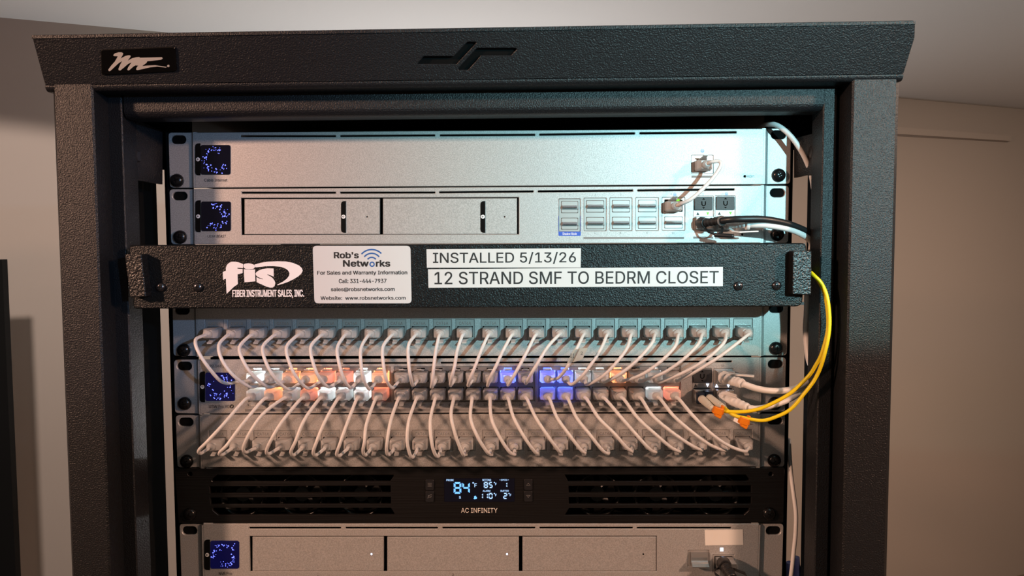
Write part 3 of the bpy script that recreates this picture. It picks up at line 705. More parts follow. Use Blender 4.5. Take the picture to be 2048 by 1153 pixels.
for g in range(3):
    xs = [TOPP[g*8][0]-7.4, TOPP[g*8+7][0]+7.4]; zt = TOPP[g*8+4][1]+7.6; zb = BOTP[g*8+4][1]-6.9
    groups.append((xs[0], zb, xs[1], zt))
m = MB(); hp = [[FF.ab(*t) for t in h] for h in hs]
for a, b, c, d in groups: hp.append([(a, b), (c, b), (c, d), (a, d)])
sp_ = [rrect(1384.5, 738, 1423, 806, 1), rrect(1427.5, 738, 1467, 806, 1)]
hp += [[FF.ab(*t) for t in h] for h in sp_]
m.plate(FF, [FF.ab(*q) for q in Q], hp, -1.3, 0, SILVER, 0.4, px=False); part('face_plate', m, SW)
chassis(SW, Q, 300, 16)
ears(SW, ((347.5, 720.5), (349.5, 827), (398, 720), (400.5, 828), (368.6, 733), (370, 807.5)), ((1572, 715.5), (1570.5, 824), (1521.5, 715.3), (1520.3, 824.5), (1551, 729), (1549, 807.5)))
SOCK = mat('port_grey_metal', (0.30, 0.28, 0.27), 0.45, 0.6)
for gi, (a, b, c, d) in enumerate(groups):
    m = MB(); hol = []
    for i in range(gi*8, gi*8+8):
        for (x, z), s in ((TOPP[i], 1), (BOTP[i], -1)):
            hol.append([(x-6.1, z-4.6*s), (x+6.1, z-4.6*s), (x+6.1, z+4.2*s), (x+3.2, z+4.2*s), (x+3.2, z+6.4*s), (x-3.2, z+6.4*s), (x-3.2, z+4.2*s), (x-6.1, z+4.2*s)])
    m.plate(FF, [(a+.1, b+.1), (c-.1, b+.1), (c-.1, d-.1), (a+.1, d-.1)], hol, -13, -1.2, SOCK, px=False)
    m.box(a, c, YFACE+13, YFACE+14, b, d, PITCH)
    part('port_block', m, SW)
screen(SW, 411, 745.8, 469.8, 802.6, (399.6, 743.5, 410, 805), 23, True, (-140, 200))
it = [('192.168.1.', (415.5, 729.8, 451, 735.4), BLKINK, None, 0.12), ('USW', (418, 810.6, 434.5, 816.8), BLKINK, None, 0.3), ('Pro XG', (437, 810.6, 459.3, 816.8), BLKINK), ('51', (1442.8, 729.8, 1447.8, 735), BLKINK)]
for i, u in enumerate(PU):
    v = 808.3-1.0*i/23; uu = u-2
    it.append(('%d/%d' % (2*i+1, 2*i+2), (uu-11, v, uu+4, v+4.6), BLKINK)); it.append(('...', (uu+8, v+1.3, uu+14, v+2.6), BLKINK, None, 0.2))
it += [('2.5G', (632, 819.2, 641, 823), WHTINK), ('10G', (1070, 816.5, 1077, 820), WHTINK)]
m = MB(); m.rect(FF, 490, 818.8, 1066, 823.5, 0, 0.08, GREYINK); m.rect(FF, 1080, 817.2, 1366, 822, 0, 0.08, GREYINK); m.rect(FF, 1384, 817, 1467, 821.5, 0, 0.08, GREYINK); part('port_mark', m, SW)
lettering(SW, it[4:], 'port_numbers')
lettering(SW, it[:1], 'address_lettering'); lettering(SW, it[1:4])
m = MB(); m.prism(FF, circ(463.8, 813.4, 4.0), 0, 0.1, BLKINK); m.prism(FF, [(462.6, 814), (464.8, 810.6), (464.3, 813), (465.4, 813), (463, 816.4), (463.6, 814)], 0.1, 0.16, WHTINK); part('bolt_mark', m, SW)
sfp_cage(SW, 1385, 738.5, 1422.6, 805.6, 766.3, 776.5, [(1391.5, 771.3, True, BLKINK), (1415.4, 771.3, False, LEDW)])
sfp_cage(SW, 1428, 738.5, 1466.6, 805.6, 767, 777, [(1433.5, 772.2, True, LEDW), (1457, 772.6, False, LEDW)])
magnet_cap(SW, 1386, 739.5, 1422, 765.5)
# port lights
W_, O_, B_ = (0.85, 0.97, 1.0), (1.0, 0.27, 0.09), (0.06, 0.12, 1.0)
P_ = (1.0, 0.20, 0.10)
LT = {1: (W_, 1.6), 2: (W_, .35), 3: (O_, 1.0), 4: (O_, 1.0), 5: (P_, .75), 6: (P_, .6), 7: (W_, 1.4), 8: (O_, 1.3), 15: (B_, 2.0), 17: (B_, 2.0), 18: (B_, 2.0), 19: (W_, .35), 20: (W_, .12), 21: (O_, 1.3), 23: (W_, .15)}
LB = {1: (W_, .3), 2: (O_, 1.1), 3: (W_, .35), 4: (P_, .9), 5: (W_, 1.5), 6: (W_, .5), 7: (W_, 1.4), 8: (P_, .35), 17: (B_, .5), 18: (B_, .5), 23: (W_, .5), 24: (P_, .8)}
LEDE = 0.085; LEDM = {}
for tab, pos, s in ((LT, TOPP, 1), (LB, BOTP, -1)):
    for k, (c, e) in tab.items():
        x, z = pos[k-1]
        o = lamp('port_led', 'POINT', (x, YFACE+10, z+3.4*s), LEDE*e*(0.7 if c is W_ else 1.0), c, shadow_soft_size=0.0012)
        w_ = o.location.copy(); o.parent = SW; o.location = w_-SW.location
        if c not in LEDM: LEDM[c] = [mat('port_led_glow', (0, 0, 0), 0.5, emit=(c, q)) for q in (4.5, 1.6)]
        m = MB(); m.box(x-2.9, x+2.9, YFACE+8, YFACE+8.4, z+4.6*s-0.8, z+4.6*s+1.6, LEDM[c][0 if e > .7 else 1]); part('port_light', m, SW)

# ------------------------------------------------------------------ patch cords
def plug_meshes():
    s = MB(); r = lambda w, h, y, ch=1.0: [(-w+ch, y, -h), (w-ch, y, -h), (w, y, -h+ch), (w, y, h-ch*.4), (w-ch*.4, y, h), (-w+ch*.4, y, h), (-w, y, h-ch*.4), (-w, y, -h+ch)]
    # open at the back so the port lamp shines into it
    s.loft([r(5.8, 3.9, 4), r(5.8, 3.9, -8.2), r(5.2, 3.6, -9.4), r(3.6, 3.0, -13)], PLUGM, False, caps=False)
    c = [(3.3*math.cos(2*math.pi*k/12), 3.0*math.sin(2*math.pi*k/12)) for k in range(12)]
    s.loft([[(a*q, y, b*q) for a, b in c] for y, q in ((-11.5, 1.0), (-15, 1.0), (-16, 0.92), (-16.2, 0.7), (-18.5, 0.55))], PLUGM, True)
    s.add(r(3.6, 3.0, -13), [tuple(range(8))], PLUGM)
    body = s.mesh((0, 0, 0), 'plug')
    t = MB()
    for w0, w1, y0, y1, za, zb in ((2.9, 2.9, 3, -4, 4.3, 4.9), (2.4, 2.4, -4, -6, 4.9, 5.4), (1.7, 1.7, -6, -11.5, 5.4, 6.9)):
        t.loft([[(-w0, y0, za), (w0, y0, za), (w0, y0, za+.9), (-w0, y0, za+.9)], [(-w1, y1, zb), (w1, y1, zb), (w1, y1, zb+.9), (-w1, y1, zb+.9)]], PLUGM)
    return body, t.mesh((0, 0, 0), 'latch')
PLUG, LATCH = plug_meshes()
Z1 = lambda q: [(330+x/4.096, 600+y/4.096) for x, y in q]
Z2 = lambda q: [(780+x/4.096, 600+y/4.096) for x, y in q]
Z3 = lambda q: [(1200+x/4.096, 600+y/4.096) for x, y in q]
Z4 = lambda q: [(330+x/4.096, 800+y/4.096) for x, y in q]
Z5 = lambda q: [(780+x/4.096, 800+y/4.096) for x, y in q]
Z6 = lambda q: [(1200+x/4.096, 800+y/4.096) for x, y in q]
UP = [Z1([(250, 330), (270, 420), (360, 560), (480, 680)]), Z1([(440, 375), (465, 490), (560, 620), (700, 715)]), Z1([(610, 390), (640, 500), (720, 620), (850, 715)]), Z1([(800, 390), (830, 520), (900, 640), (1010, 735)]),
      Z1([(995, 390), (1020, 520), (1080, 640), (1170, 725)]), Z1([(1193, 390), (1220, 540), (1270, 650), (1340, 715)]), Z1([(1410, 400), (1430, 540), (1470, 660), (1520, 722)]), Z1([(1605, 400), (1607, 540), (1630, 660), (1675, 732)]),
      Z1([(1785, 390), (1790, 540), (1815, 660), (1860, 722)]), Z2([(150, 380), (155, 540), (170, 640), (187, 702)]), Z2([(375, 420), (360, 540), (345, 680), (342, 718)]), Z2([(550, 420), (530, 540), (505, 640), (495, 703)]),
      Z2([(745, 420), (700, 540), (655, 650), (640, 704)]), Z2([(920, 430), (870, 540), (820, 640), (800, 705)]), Z2([(1120, 430), (1050, 560), (1000, 650), (968, 700)]), Z2([(1290, 390), (1210, 520), (1150, 620), (1115, 685)]),
      Z2([(1540, 380), (1480, 500), (1440, 570), (1380, 640)]), Z2([(1730, 400), (1640, 540), (1560, 640), (1490, 693)]), Z2([(1940, 400), (1850, 520), (1740, 630), (1620, 695)]), Z3([(420, 365), (300, 500), (150, 620), (40, 672)]),
      Z3([(610, 390), (480, 520), (330, 620), (200, 663)]), Z3([(800, 370), (680, 490), (520, 600), (340, 665)]), Z3([(1010, 360), (880, 480), (700, 590), (500, 672)]), Z3([(1120, 360), (960, 480), (780, 590), (645, 662)])]
LO = [Z4([(480, 200), (350, 340), (278, 415), (292, 441)]), Z4([(620, 220), (510, 370), (447, 435), (465, 453)]), Z4([(800, 120), (690, 280), (642, 395), (662, 432)]), Z4([(960, 180), (880, 310), (832, 415), (850, 445)]),
      Z4([(1140, 170), (1070, 340), (1032, 425), (1054, 455)]), Z4([(1310, 180), (1240, 350), (1215, 430), (1236, 456)]), Z4([(1490, 200), (1430, 370), (1407, 440), (1426, 462)]), Z4([(1650, 200), (1635, 340), (1622, 420), (1642, 456)]),
      Z4([(1850, 170), (1820, 340), (1816, 425), (1834, 452)]), Z5([(155, 170), (140, 330), (162, 445), (186, 472)]), Z5([(330, 170), (340, 340), (366, 440), (394, 466)]), Z5([(500, 120), (530, 270), (578, 405), (606, 456)]),
      Z5([(660, 150), (710, 290), (780, 408), (815, 444)]), Z5([(830, 150), (890, 290), (970, 418), (1018, 450)]), Z5([(1010, 140), (1090, 290), (1170, 408), (1204, 440)]), Z5([(1190, 140), (1280, 280), (1360, 390), (1393, 430)]),
      Z5([(1370, 150), (1470, 290), (1560, 408), (1597, 436)]), Z5([(1530, 150), (1640, 290), (1740, 415), (1788, 440)]), Z5([(1710, 150), (1830, 270), (1930, 385), (1982, 425)]), Z6([(160, 130), (300, 290), (400, 400), (455, 430)]),
      Z6([(310, 150), (450, 280), (580, 390), (650, 424)]), Z6([(430, 130), (580, 260), (740, 370), (832, 414)]), Z6([(600, 130), (760, 270), (900, 370), (1025, 418)]), Z6([(760, 130), (900, 270), (1040, 370), (1180, 423)])]
GL = {1: 'white', 3: 'orange', 4: 'orange', 5: 'red-orange', 6: 'dull red-orange', 7: 'white', 8: 'orange', 15: 'blue', 17: 'blue', 18: 'blue', 21: 'orange'}
GLB = {2: 'orange', 4: 'red-orange', 5: 'white', 7: 'white', 8: 'dull red', 24: 'red-orange'}
CR = 1.28
def latch(p, rot):
    l = bpy.data.objects.new('latch', LATCH); COL.objects.link(l); l.parent = p; return l
def put_plug(t, pos, flip):
    p = inst('plug', PLUG, t, pos, (0, math.pi if flip else 0, 0)); latch(p, 0); return p
def patch_cord(i, a, aflip, b, bflip, mids, ys, label, group):
    """a, b: plug mouths (x, z) on the face plane; mids: the cord's way between, as seen points with depths ys"""
    pa, pb = Vector((a[0], YFACE, a[1])), Vector((b[0], YFACE, b[1]))
    t = thing('patch_cable', label, 'patch cable', (pa+pb)/2, group)
    put_plug(t, pa, aflip); put_plug(t, pb, bflip)
    P = [F(u, v, y) for (u, v), y in zip(mids, ys)]
    ea, eb = pa+Vector((0, -17.5, 0)), pb+Vector((0, -17.5, 0))
    da = (P[0]-ea); db = (P[-1]-eb)
    path = [ea, ea+Vector((da.x*.22, -5, da.z*.10))]+P+[eb+Vector((db.x*.3, -4.5, db.z*.35)), eb]
    m = MB(); m.tube(path, CR, CORDW, 8, 5); part('cord', m, t); return t
TAGGED = None
for i in range(24):
    lab = 'white patch cord from the %s jack of the upper patch panel to the switch' % ORD[i]
    if i+1 in GL: lab = 'white patch cord from %s jack of upper patch panel to a plug glowing %s' % (ORD[i], GL[i+1])
    if i == 16: lab = 'white patch cord wearing a folded paper tag, from the upper patch panel to the switch'
    a = (JP1[i][0], JP1[i][1]-1.3)
    t = patch_cord(i, a, True, TOPP[i], False, UP[i], (-36, -43, -42, -32), lab, 'patch cords between the upper patch panel and the switch')
    if i == 16: TAGGED = t
    a = (JP2[i][0], JP2[i][1]-1.3)
    lab = 'white patch cord from the switch to the %s jack of the lower patch panel' % ORD[i]
    if i+1 in GLB: lab = 'white patch cord from a plug glowing %s to %s jack of lower patch panel' % (GLB[i+1], ORD[i])
    ys = (-40, -45, -42, -36)
    patch_cord(i, BOTP[i], True, a, True, LO[i], ys, lab, 'patch cords between the switch and the lower patch panel')
# folded paper tag on the seventeenth cord
m = MB(); FT = Frame(-44.5)
m.prism(FT, Z2([(1500, 410), (1560, 398), (1530, 505), (1450, 520)]), 0, 0.3, TAGM)
m.prism(Frame(-47), Z2([(1555, 400), (1620, 392), (1575, 490), (1500, 512)]), 0, 0.3, TAGM)
m.text(FT, '01', (780+1475/4.096, 600+440/4.096, 780+1510/4.096, 600+478/4.096), BLKINK, 0, 0.35)
m.text(Frame(-47), '2', (780+1562/4.096, 600+425/4.096, 780+1580/4.096, 600+450/4.096), BLKINK, 0, 0.35)
part('paper_tag', m, TAGGED, 'folded white paper tag')
# the short cord joining the two top units
z5 = lambda q: [(1060+x/3.412, 230+y/3.412) for x, y in q]
pa = F(1408, 331, -9); pb = F(1347.5, 413, -9); pa.y = pb.y = YFACE
t = thing('patch_cable', 'short white patch cord from the top unit slanting down to the gateway', 'patch cable', (pa+pb)/2)
put_plug(t, pa, False); put_plug(t, pb, False)
m = MB(); ea = pa+Vector((0, -17.5, 0)); eb = pb+Vector((0, -17.5, 0))
m.tube([ea, ea+Vector((2, -5, 1))]+[F(*q, y) for q, y in zip(z5([(1293, 318), (1300, 350), (1260, 415), (1190, 495), (1100, 575), (1035, 605)]), (-28, -30, -31, -33, -33, -28))]+[eb+Vector((3, -4, 1)), eb], 1.45, CORDW, 10, 6); part('cord', m, t)

# ------------------------------------------------------------------ module cables
def ridged(m, a, b, r0, r1, mt, n=5):
    a, b = Vector(a), Vector(b); pts = []; rs = []
    for k in range(n*2+1):
        t = k/(n*2); pts.append(a+(b-a)*t); rs.append((r0+(r1-r0)*t)*(1.0 if k % 2 else 0.86))
    return m.tube(pts, 1, mt, 14, 2, rs)
def module(t, u0, v0, u1, v1, y1, mt=CHROME):
    """steel module shell: set in the cage, reaching out to y1"""
    m = MB(); q = [(u0, v1), (u1, v1), (u1, v0), (u0, v0)]
    p = [FF.ab(*k) for k in q]
    m.loft([[(a, 8, b) for a, b in p], [(a, y1, b) for a, b in p]], mt); return part('module_shell', m, t, bevel=0.4)
def flat_tab(m, pts, w, th, mt, up=Vector((0, 0, 1)), side=None):
    pts = [Vector(q) for q in pts]; rings = []
    for i, q in enumerate(pts):
        d = (pts[min(i+1, len(pts)-1)]-pts[max(i-1, 0)]).normalized()
        s_ = side or d.cross(up).normalized(); n = s_.cross(d).normalized()
        rings.append([q+s_*w/2+n*th/2, q-s_*w/2+n*th/2, q-s_*w/2-n*th/2, q+s_*w/2-n*th/2])
    m.loft(rings, mt)
# black cable at the gateway
t = thing('network_cable', 'thick black cable curving right out of the gateway over a white one', 'cable', F(1480, 445, -30))
module(t, 1389.5, 434.5, 1424.5, 459, -9)
m = MB(); a = F(1404, 446, -10); b = F(1442, 442, -31); m.tube([a+Vector((0, 4, 0)), a, F(1412, 445.5, -17)], 1, DACB, 12, 3, [4.6, 4.6, 3.6]); ridged(m, F(1412, 445.5, -17), b, 3.4, 3.3, DACB, 4)
m.tube([b, F(1443.5, 441.9, -32)], 3.9, DACB, 14, 2); part('strain_relief', m, t)
m = MB(); m.tube([b, F(1462, 439.5, -36), F(1484.5, 438.5, -38), F(1528, 439, -37), F(1572, 447, -32), F(1609, 461, -26), F(1626, 472, -19), F(1638, 482, -2), F(1640, 500, 25), F(1638, 560, 60), F(1640, 700, 75), F(1645, 900, 80)], 2.5, DACB, 12, 6); part('cable', m, t)
m = MB(); z7 = lambda x, y: (1360+x/6.827, 400+y/6.827)
for dx in (0, 34):
    flat_tab(m, [F(*z7(312+dx*7, 262+dx*3), -13), F(*z7(340+dx*7, 390), -16), F(*z7(400+dx*5, 445), -19), F(*z7(490, 478), -22)], 2.0, 0.9, DACB, side=Vector((1, 0, 0)))
m.tube([F(*z7(470, 478), -22), F(*z7(600, 485), -25), F(*z7(735, 494), -28)], 1.5, DACB, 8, 4); part('pull_tab', m, t)
# white cable from the gateway down to the switch
t = thing('network_cable', 'thick white cable from the gateway down behind the panel end to the switch', 'cable', F(1500, 600, -20))
module(t, 1433, 434, 1468.5, 458.6, -9)
m = MB(); a = F(1450, 447.5, -10); b = F(1494, 450, -30); m.tube([a+Vector((0, 4, 0)), a, F(1458, 448, -16)], 1, DACW, 12, 3, [4.4, 4.4, 3.4]); ridged(m, F(1458, 448, -16), b, 3.2, 2.9, DACW, 5)
m.tube([b-Vector((1, 0, 0)), b+Vector((1.5, 0, 0))], 3.7, DACW, 14, 2); part('strain_relief', m, t)
a2 = F(1450, 757, -12); b2 = F(1485, 768, -33)
m = MB(); m.tube([a2+Vector((0, 4, 0)), a2, F(1455, 758, -17)], 1, DACW, 12, 3, [5.2, 5.2, 4.2]); ridged(m, F(1455, 758, -17), b2, 4.4, 3.8, DACW, 5); part('strain_relief', m, t)
module(t, 1430, 740.5, 1465, 766.5, -11)
m = MB(); m.tube([b, F(1512, 450, -33), F(1536, 451, -34), F(1580, 459, -30), F(1609, 472, -25), F(1623, 485, -18), F(1622, 505, -10), F(1616, 560, -2), F(1614, 620, 2), F(1612, 665, 2), F(1617, 715, -2), F(1625, 742, -12), F(1619, 761, -22), F(1594, 776, -30), F(1572, 781.5, -33), F(1543, 782.5, -35), F(1514, 778, -36), b2], 2.4, DACW, 12, 6); part('cable', m, t)
m = MB(); flat_tab(m, [F(1452, 437, -11), F(1456, 455, -16), F(1466, 463, -22), F(1480, 464.5, -27), F(1517, 463, -30)], 2.4, 1.0, DACW); part('pull_tab', m, t)
m = MB(); flat_tab(m, [F(1447, 752, -11), F(1453, 749, -16), F(1470, 749.5, -24), F(1508, 753, -34)], 4.5, 1.1, DACW, side=Vector((0.35, 0.9, 0))); part('pull_tab', m, t)
# lower white cable at the switch
t = thing('network_cable', 'white cable from the lower switch slot sweeping right behind yellow fibre', 'cable', F(1520, 800, -30))
module(t, 1430, 778.5, 1465, 804, -9)
a = F(1449, 795, -11); b = F(1497, 816, -36); m = MB(); m.tube([a+Vector((0, 4, 0)), a, F(1455, 799, -17)], 1, DACW, 12, 3, [5, 5, 4.4]); ridged(m, F(1455, 799, -17), b, 4.4, 3.1, DACW, 5); part('strain_relief', m, t)
m = MB(); m.tube([b, F(1512, 817.5, -38), F(1528.5, 815.5, -38), F(1558, 808, -36), F(1587, 795, -31), F(1607.5, 779, -24), F(1622, 756, -10), F(1628, 700, 10), F(1632, 640, 40), F(1632, 600, 70)], 2.1, DACW, 12, 6); part('cable', m, t)
m = MB(); flat_tab(m, [F(1443, 790, -14), F(1444, 803, -18), F(1450, 822, -26), F(1462, 836, -33), F(1483, 847, -39), F(1504, 849.5, -42)], 4.2, 1.0, DACW, side=Vector((0.75, -0.45, 0.4)))
flat_tab(m, [F(1443, 788, -14), F(1458, 788, -19), F(1473, 793, -24), F(1479, 804, -27)], 2.6, 1.0, DACW, side=Vector((0.2, 0.8, 0.5))); part('pull_tab', m, t)
# yellow duplex fibre
t = thing('fiber_patch_cable', 'yellow duplex fibre cord with orange clips looping right of the switch', 'fibre cable', F(1560, 760, -35))
module(t, 1387, 778.5, 1421, 804, -9, NICKEL)
for k, (ua, ub, tip, cl, path) in enumerate(((1403, 798, (1427, 820), (1435, 822), [(1442, 822.8), (1477, 824.5), (1506.5, 821.5), (1536, 811.5), (1580, 787.5), (1616, 754), (1631, 732), (1644, 706), (1656, 655), (1652, 600), (1640, 567), (1622, 546)]),
                                               (1418, 796, (1447, 815.5), (1487, 842.5), [(1468, 831), (1496, 838), (1521, 841.8), (1543, 837.8), (1580, 820), (1609, 787), (1631, 757), (1646, 720), (1658.5, 660), (1656, 604), (1644, 569), (1624, 549)]))):
    y0 = -14
    m = MB(); c = F(ua, ub, y0); m.box(c.x-3.1, c.x+3.1, y0, 2, c.z-4.2, c.z+4.6, NAVY); m.box(c.x-2.2, c.x+2.2, y0-4, y0, c.z-3.2, c.z+3.2, NAVY); con = part('connector', m, t)
    tipp = F(*tip, -34); s0 = F(ua, ub, y0-3)
    m = MB(); m.tube([s0, s0+(tipp-s0)*.5, tipp], 1, BEIGE, 14, 4, [3.1, 2.7, 2.0]); 
    for q in (.62, .72, .82): 
        pt0 = s0+(tipp-s0)*q; m.tube([pt0, pt0+(tipp-s0).normalized()*1.0], 2.75-q*0.5, BEIGE, 14, 1)
    part('boot', m, t)
    n = len(path); yy = [-38, -42, -44, -45, -46, -48, -51, -54, -55, -54, -51, -47] if k == 0 else [-42, -47, -48, -49, -50, -52, -54, -57, -58, -57, -54, -50]
    m = MB(); m.tube([tipp]+[F(*q, y) for q, y in zip(path, yy)]+[F(path[-1][0]-16, path[-1][1]-5, -30), F(1600, 540, 10)], 1.35, YEL, 10, 6); part('strand', m, t)
    m = MB(); cp = F(*cl, -40 if k == 0 else -46)
    for (dx, dz, w, h, d, a) in ((0, 0, 3.3, 2.6, 2.6, 18), (0.4, -3.4, 2.4, 1.6, 2.3, 30), (3.4, 0.5, 1.0, 3.4, 2.0, 8)):
        R_ = Matrix.Rotation(math.radians(a), 3, 'Y')
        vs = [Vector((sx*w, sy*d, sz*h)) for sx in (-1, 1) for sy in (-1, 1) for sz in (-1, 1)]
        m.add([cp+R_ @ q+Vector((dx, 0, dz)) for q in vs], [(0, 1, 3, 2), (4, 6, 7, 5), (0, 4, 5, 1), (2, 3, 7, 6), (0, 2, 6, 4), (1, 5, 7, 3)], ORANGE)
    part('clip', m, t, 'orange plastic clip', bevel=0.5)
# thin white cable over the top right corner
m = MB(); m.tube([F(1500, 268, 40), F(1522, 254, 14), F(1537, 248.5, -4), F(1556, 252, -12), F(1580, 271, -15), F(1603, 303, -15), F(1618, 335, -13), F(1625, 362, -10), F(1630, 400, 4), F(1634, 440, 30), F(1636, 520, 60)], 1.95, DACW, 12, 6)
solo('network_cable', m, 'white cable arching over the upper right ear of the top unit', 'cable', tuple(F(1580, 271, -15)))
# white cable hanging beside the fan unit
m = MB(); m.tube([F(1578, 880, 40), F(1579, 905, 22), F(1581, 937, 4), F(1584, 966, -5), F(1589, 1003, -10), F(1592, 1032, -12), F(1591, 1068, -12), F(1588, 1098, -12), F(1582, 1153, -12), F(1570, 1230, -5)], 1.6, DACW, 10, 6)
solo('network_cable', m, 'white cable hanging beside the right end of the black fan unit', 'cable', tuple(F(1590, 1032, -12)))

# ------------------------------------------------------------------ fan unit
D = thing('fan_unit', 'black brushed fan unit with slotted grilles and a lit blue temperature display', 'fan unit', (0, 60, -7*U))
FN = Frame(-2.5); K = 4.096
zz4 = lambda q: [(330+x/K, 800+y/K) for x, y in q]
LS = [zz4([(383, 665), (383, 655), (425, 618), (1872, 618), (1872, 630), (1845, 670), (388, 672)]), zz4([(362, 712), (1848, 706), (1848, 762), (370, 768)]), zz4([(368, 804), (1850, 798), (1850, 855), (376, 860)]), zz4([(390, 895), (400, 888), (1850, 888), (1880, 935), (1880, 943), (435, 946), (392, 910)])]
z5a = lambda x: 780+x/K; z6a = lambda x: 1200+x/K
RS = [[(z5a(1430), 950.5), (z6a(1195), 950.5), (z6a(1222), 959), (z6a(1222), 962), (z6a(1200), 963.5), (z5a(1458), 964)], [(z5a(1463), 973), (z6a(1240), 972), (z6a(1240), 985.5), (z6a(1220), 986.3), (z5a(1466), 986.5)],
      [(z5a(1464), 995.5), (z6a(1240), 994.5), (z6a(1240), 1008), (z6a(1220), 1009), (z5a(1466), 1009)], [(z5a(1466), 1017.5), (z6a(1222), 1017), (z6a(1220), 1022), (z6a(1180), 1031), (z5a(1436), 1031.5), (z5a(1436), 1030)]]
m = MB(); LCDH = [(888.5, 957.7), (1029, 957.5), (1029, 1004), (888.8, 1004.2)]
holes = LS+RS+[circ(380, 949, 4.5, 12), circ(1541.5, 949, 4.5, 12)]
m.plate(FN, rquad([(349, 938), (1569.5, 936.5), (1567, 1046.5), (357, 1047)], 3), holes, -2.5, 0, BRUSH, 0.3); part('face_plate', m, D)
m = MB(); x0, x1 = F(372, 990, 44).x, F(1558, 990, 44).x; z0, z1 = F(900, 1044, 0).z, F(900, 940, 0).z
m.box(x0, x1, 40, 44, z0, z1, PITCH); xa_, xb_ = F(400, 990, 0).x, F(1522, 990, 0).x; m.box(xa_, xb_, 1, 44, z0, z0+1, PITCH); m.box(xa_, xb_, 1, 44, z1-1, z1, PITCH); m.box(xa_-1, xa_, 0.5, 44, z0, z1, PITCH); m.box(xb_, xb_+1, 0.5, 44, z0, z1, PITCH); part('housing', m, D)
GLOSSB = mat('glossy_black_plastic', (0.004, 0.004, 0.004), 0.35)
for u in (485, 603, 722, 1195, 1313, 1432):
    c = F(u, 990, 12); m = MB(); R_ = 18.3
    ring = lambda r, y: [(c.x+r*math.cos(2*math.pi*k/32), y, c.z+r*math.sin(2*math.pi*k/32)) for k in range(32)]
    m.loft([ring(R_, 22), ring(R_, 10), ring(R_-1.5, 10), ring(R_-2.2, 22)], GLOSSB, True, False)
    fr_ = part('fan', m, D)
    m = MB(); m.disc((c.x, 0, c.z), 6, 13, 20, GLOSSB)
    for k in range(7):
        t0 = 2*math.pi*k/7+.3; vs = []
        for r in (5.5, R_-3):
            for dt, y in ((-.28, 15), (.28, 20)): vs.append((c.x+r*math.cos(t0+dt), y, c.z+r*math.sin(t0+dt)))
        m.loft([[vs[0], vs[1], (vs[1][0], vs[1][1]+.8, vs[1][2]), (vs[0][0], vs[0][1]+.8, vs[0][2])], [vs[2], vs[3], (vs[3][0], vs[3][1]+.8, vs[3][2]), (vs[2][0], vs[2][1]+.8, vs[2][2])]], GLOSSB)
    part('fan_rotor', m, fr_)
for u, v in ((380, 1029), (1538, 1028)): inst('rack_screw', SCREW, D, FN.p(u, v), (0, .4, 0))
m = MB(); m.plate(FN, LCDH, [], 0, 0.35, GLASS, 0.1)
LC = lambda x, y: (840+x/8.533, 940+y/8.533)
FL = FN.off(0.35)
SEG = {'8': 'abcdefg', '4': 'bcfg', '5': 'acdfg', '1': 'bc', '0': 'abcdef', '2': 'abdeg'}
def seg7(ch, x0, y0, x1, y1, th, mt):
    ym = (y0+y1)/2; g = th*0.5
    S = {'a': [(x0+g, y0), (x1-g, y0), (x1-th, y0+th), (x0+th, y0+th)], 'd': [(x0+th, y1-th), (x1-th, y1-th), (x1-g, y1), (x0+g, y1)],
         'g': [(x0+g, ym), (x0+th, ym-th/2), (x1-th, ym-th/2), (x1-g, ym), (x1-th, ym+th/2), (x0+th, ym+th/2)],
         'f': [(x0, y0+g), (x0+th, y0+th*1.2), (x0+th, ym-th*.7), (x0, ym-g*.6)], 'b': [(x1, y0+g), (x1, ym-g*.6), (x1-th, ym-th*.7), (x1-th, y0+th*1.2)],
         'e': [(x0, ym+g*.6), (x0+th, ym+th*.7), (x0+th, y1-th*1.2), (x0, y1-g)], 'c': [(x1, ym+g*.6), (x1, y1-g), (x1-th, y1-th*1.2), (x1-th, ym+th*.7)]}
    for k in SEG[ch]: m.prism(FL, [LC(*q) for q in S[k]], 0, 0.06, mt)
seg7('8', 575, 213, 705, 412, 32, LCDM); seg7('4', 722, 213, 850, 412, 30, LCDM)
for ch, x0, x1, y0, y1 in (('8', 1088, 1160, 210, 315), ('5', 1175, 1240, 210, 315), ('1', 1440, 1490, 213, 308), ('1', 1040, 1076, 400, 500), ('1', 1120, 1160, 400, 500), ('0', 1172, 1240, 398, 502), ('2', 1420, 1490, 398, 502)):
    seg7(ch, x0, y0, x1, y1, 20, LCDP)
bx = lambda x0, y0, x1, y1: (*LC(x0, y0), *LC(x1, y1))
for body, b in (('PROBE', (450, 162, 575, 196)), ('SETTING', (1063, 160, 1213, 194)), ('ALARM', (1070, 348, 1200, 378)), ('SPEED', (1382, 162, 1492, 190)), ('BUFFER', (1375, 348, 1515, 378)), ('S', (665, 452, 698, 496))):
    m.text(FL, body, bx(*b), LCDP, 0.3, 0.04)
for x, y, s in ((890, 213, 1.75), (1258, 212, 1.1), (1258, 400, 1.1), (1508, 400, 1.1)):
    m.strip(FL, [LC(x+(13+8*math.cos(t))*s/1.3, y+(10+8*math.sin(t))*s/1.3) for t in [k*math.pi/5 for k in range(10)]], 0.9, 0, 0.06, LCDP, True)
    m.text(FL, 'F', bx(x+22*s, y+13*s, x+45*s, y+50*s), LCDP, 0.35, 0.04)
m.prism(FL, [LC(*q) for q in ((915, 495), (925, 480), (922, 460), (940, 446), (955, 450), (960, 465), (972, 478), (970, 498), (940, 505), (920, 503))], 0, 0.06, LCDM)
m.prism(FL, [LC(*q) for q in ((1357, 176), (1370, 168), (1370, 184))], 0, 0.06, LCDP); m.prism(FL, [LC(*q) for q in ((1504, 168), (1517, 176), (1504, 184))], 0, 0.06, LCDP)
part('temperature_display', m, D, 'lit display showing 84 degrees in blue digits')
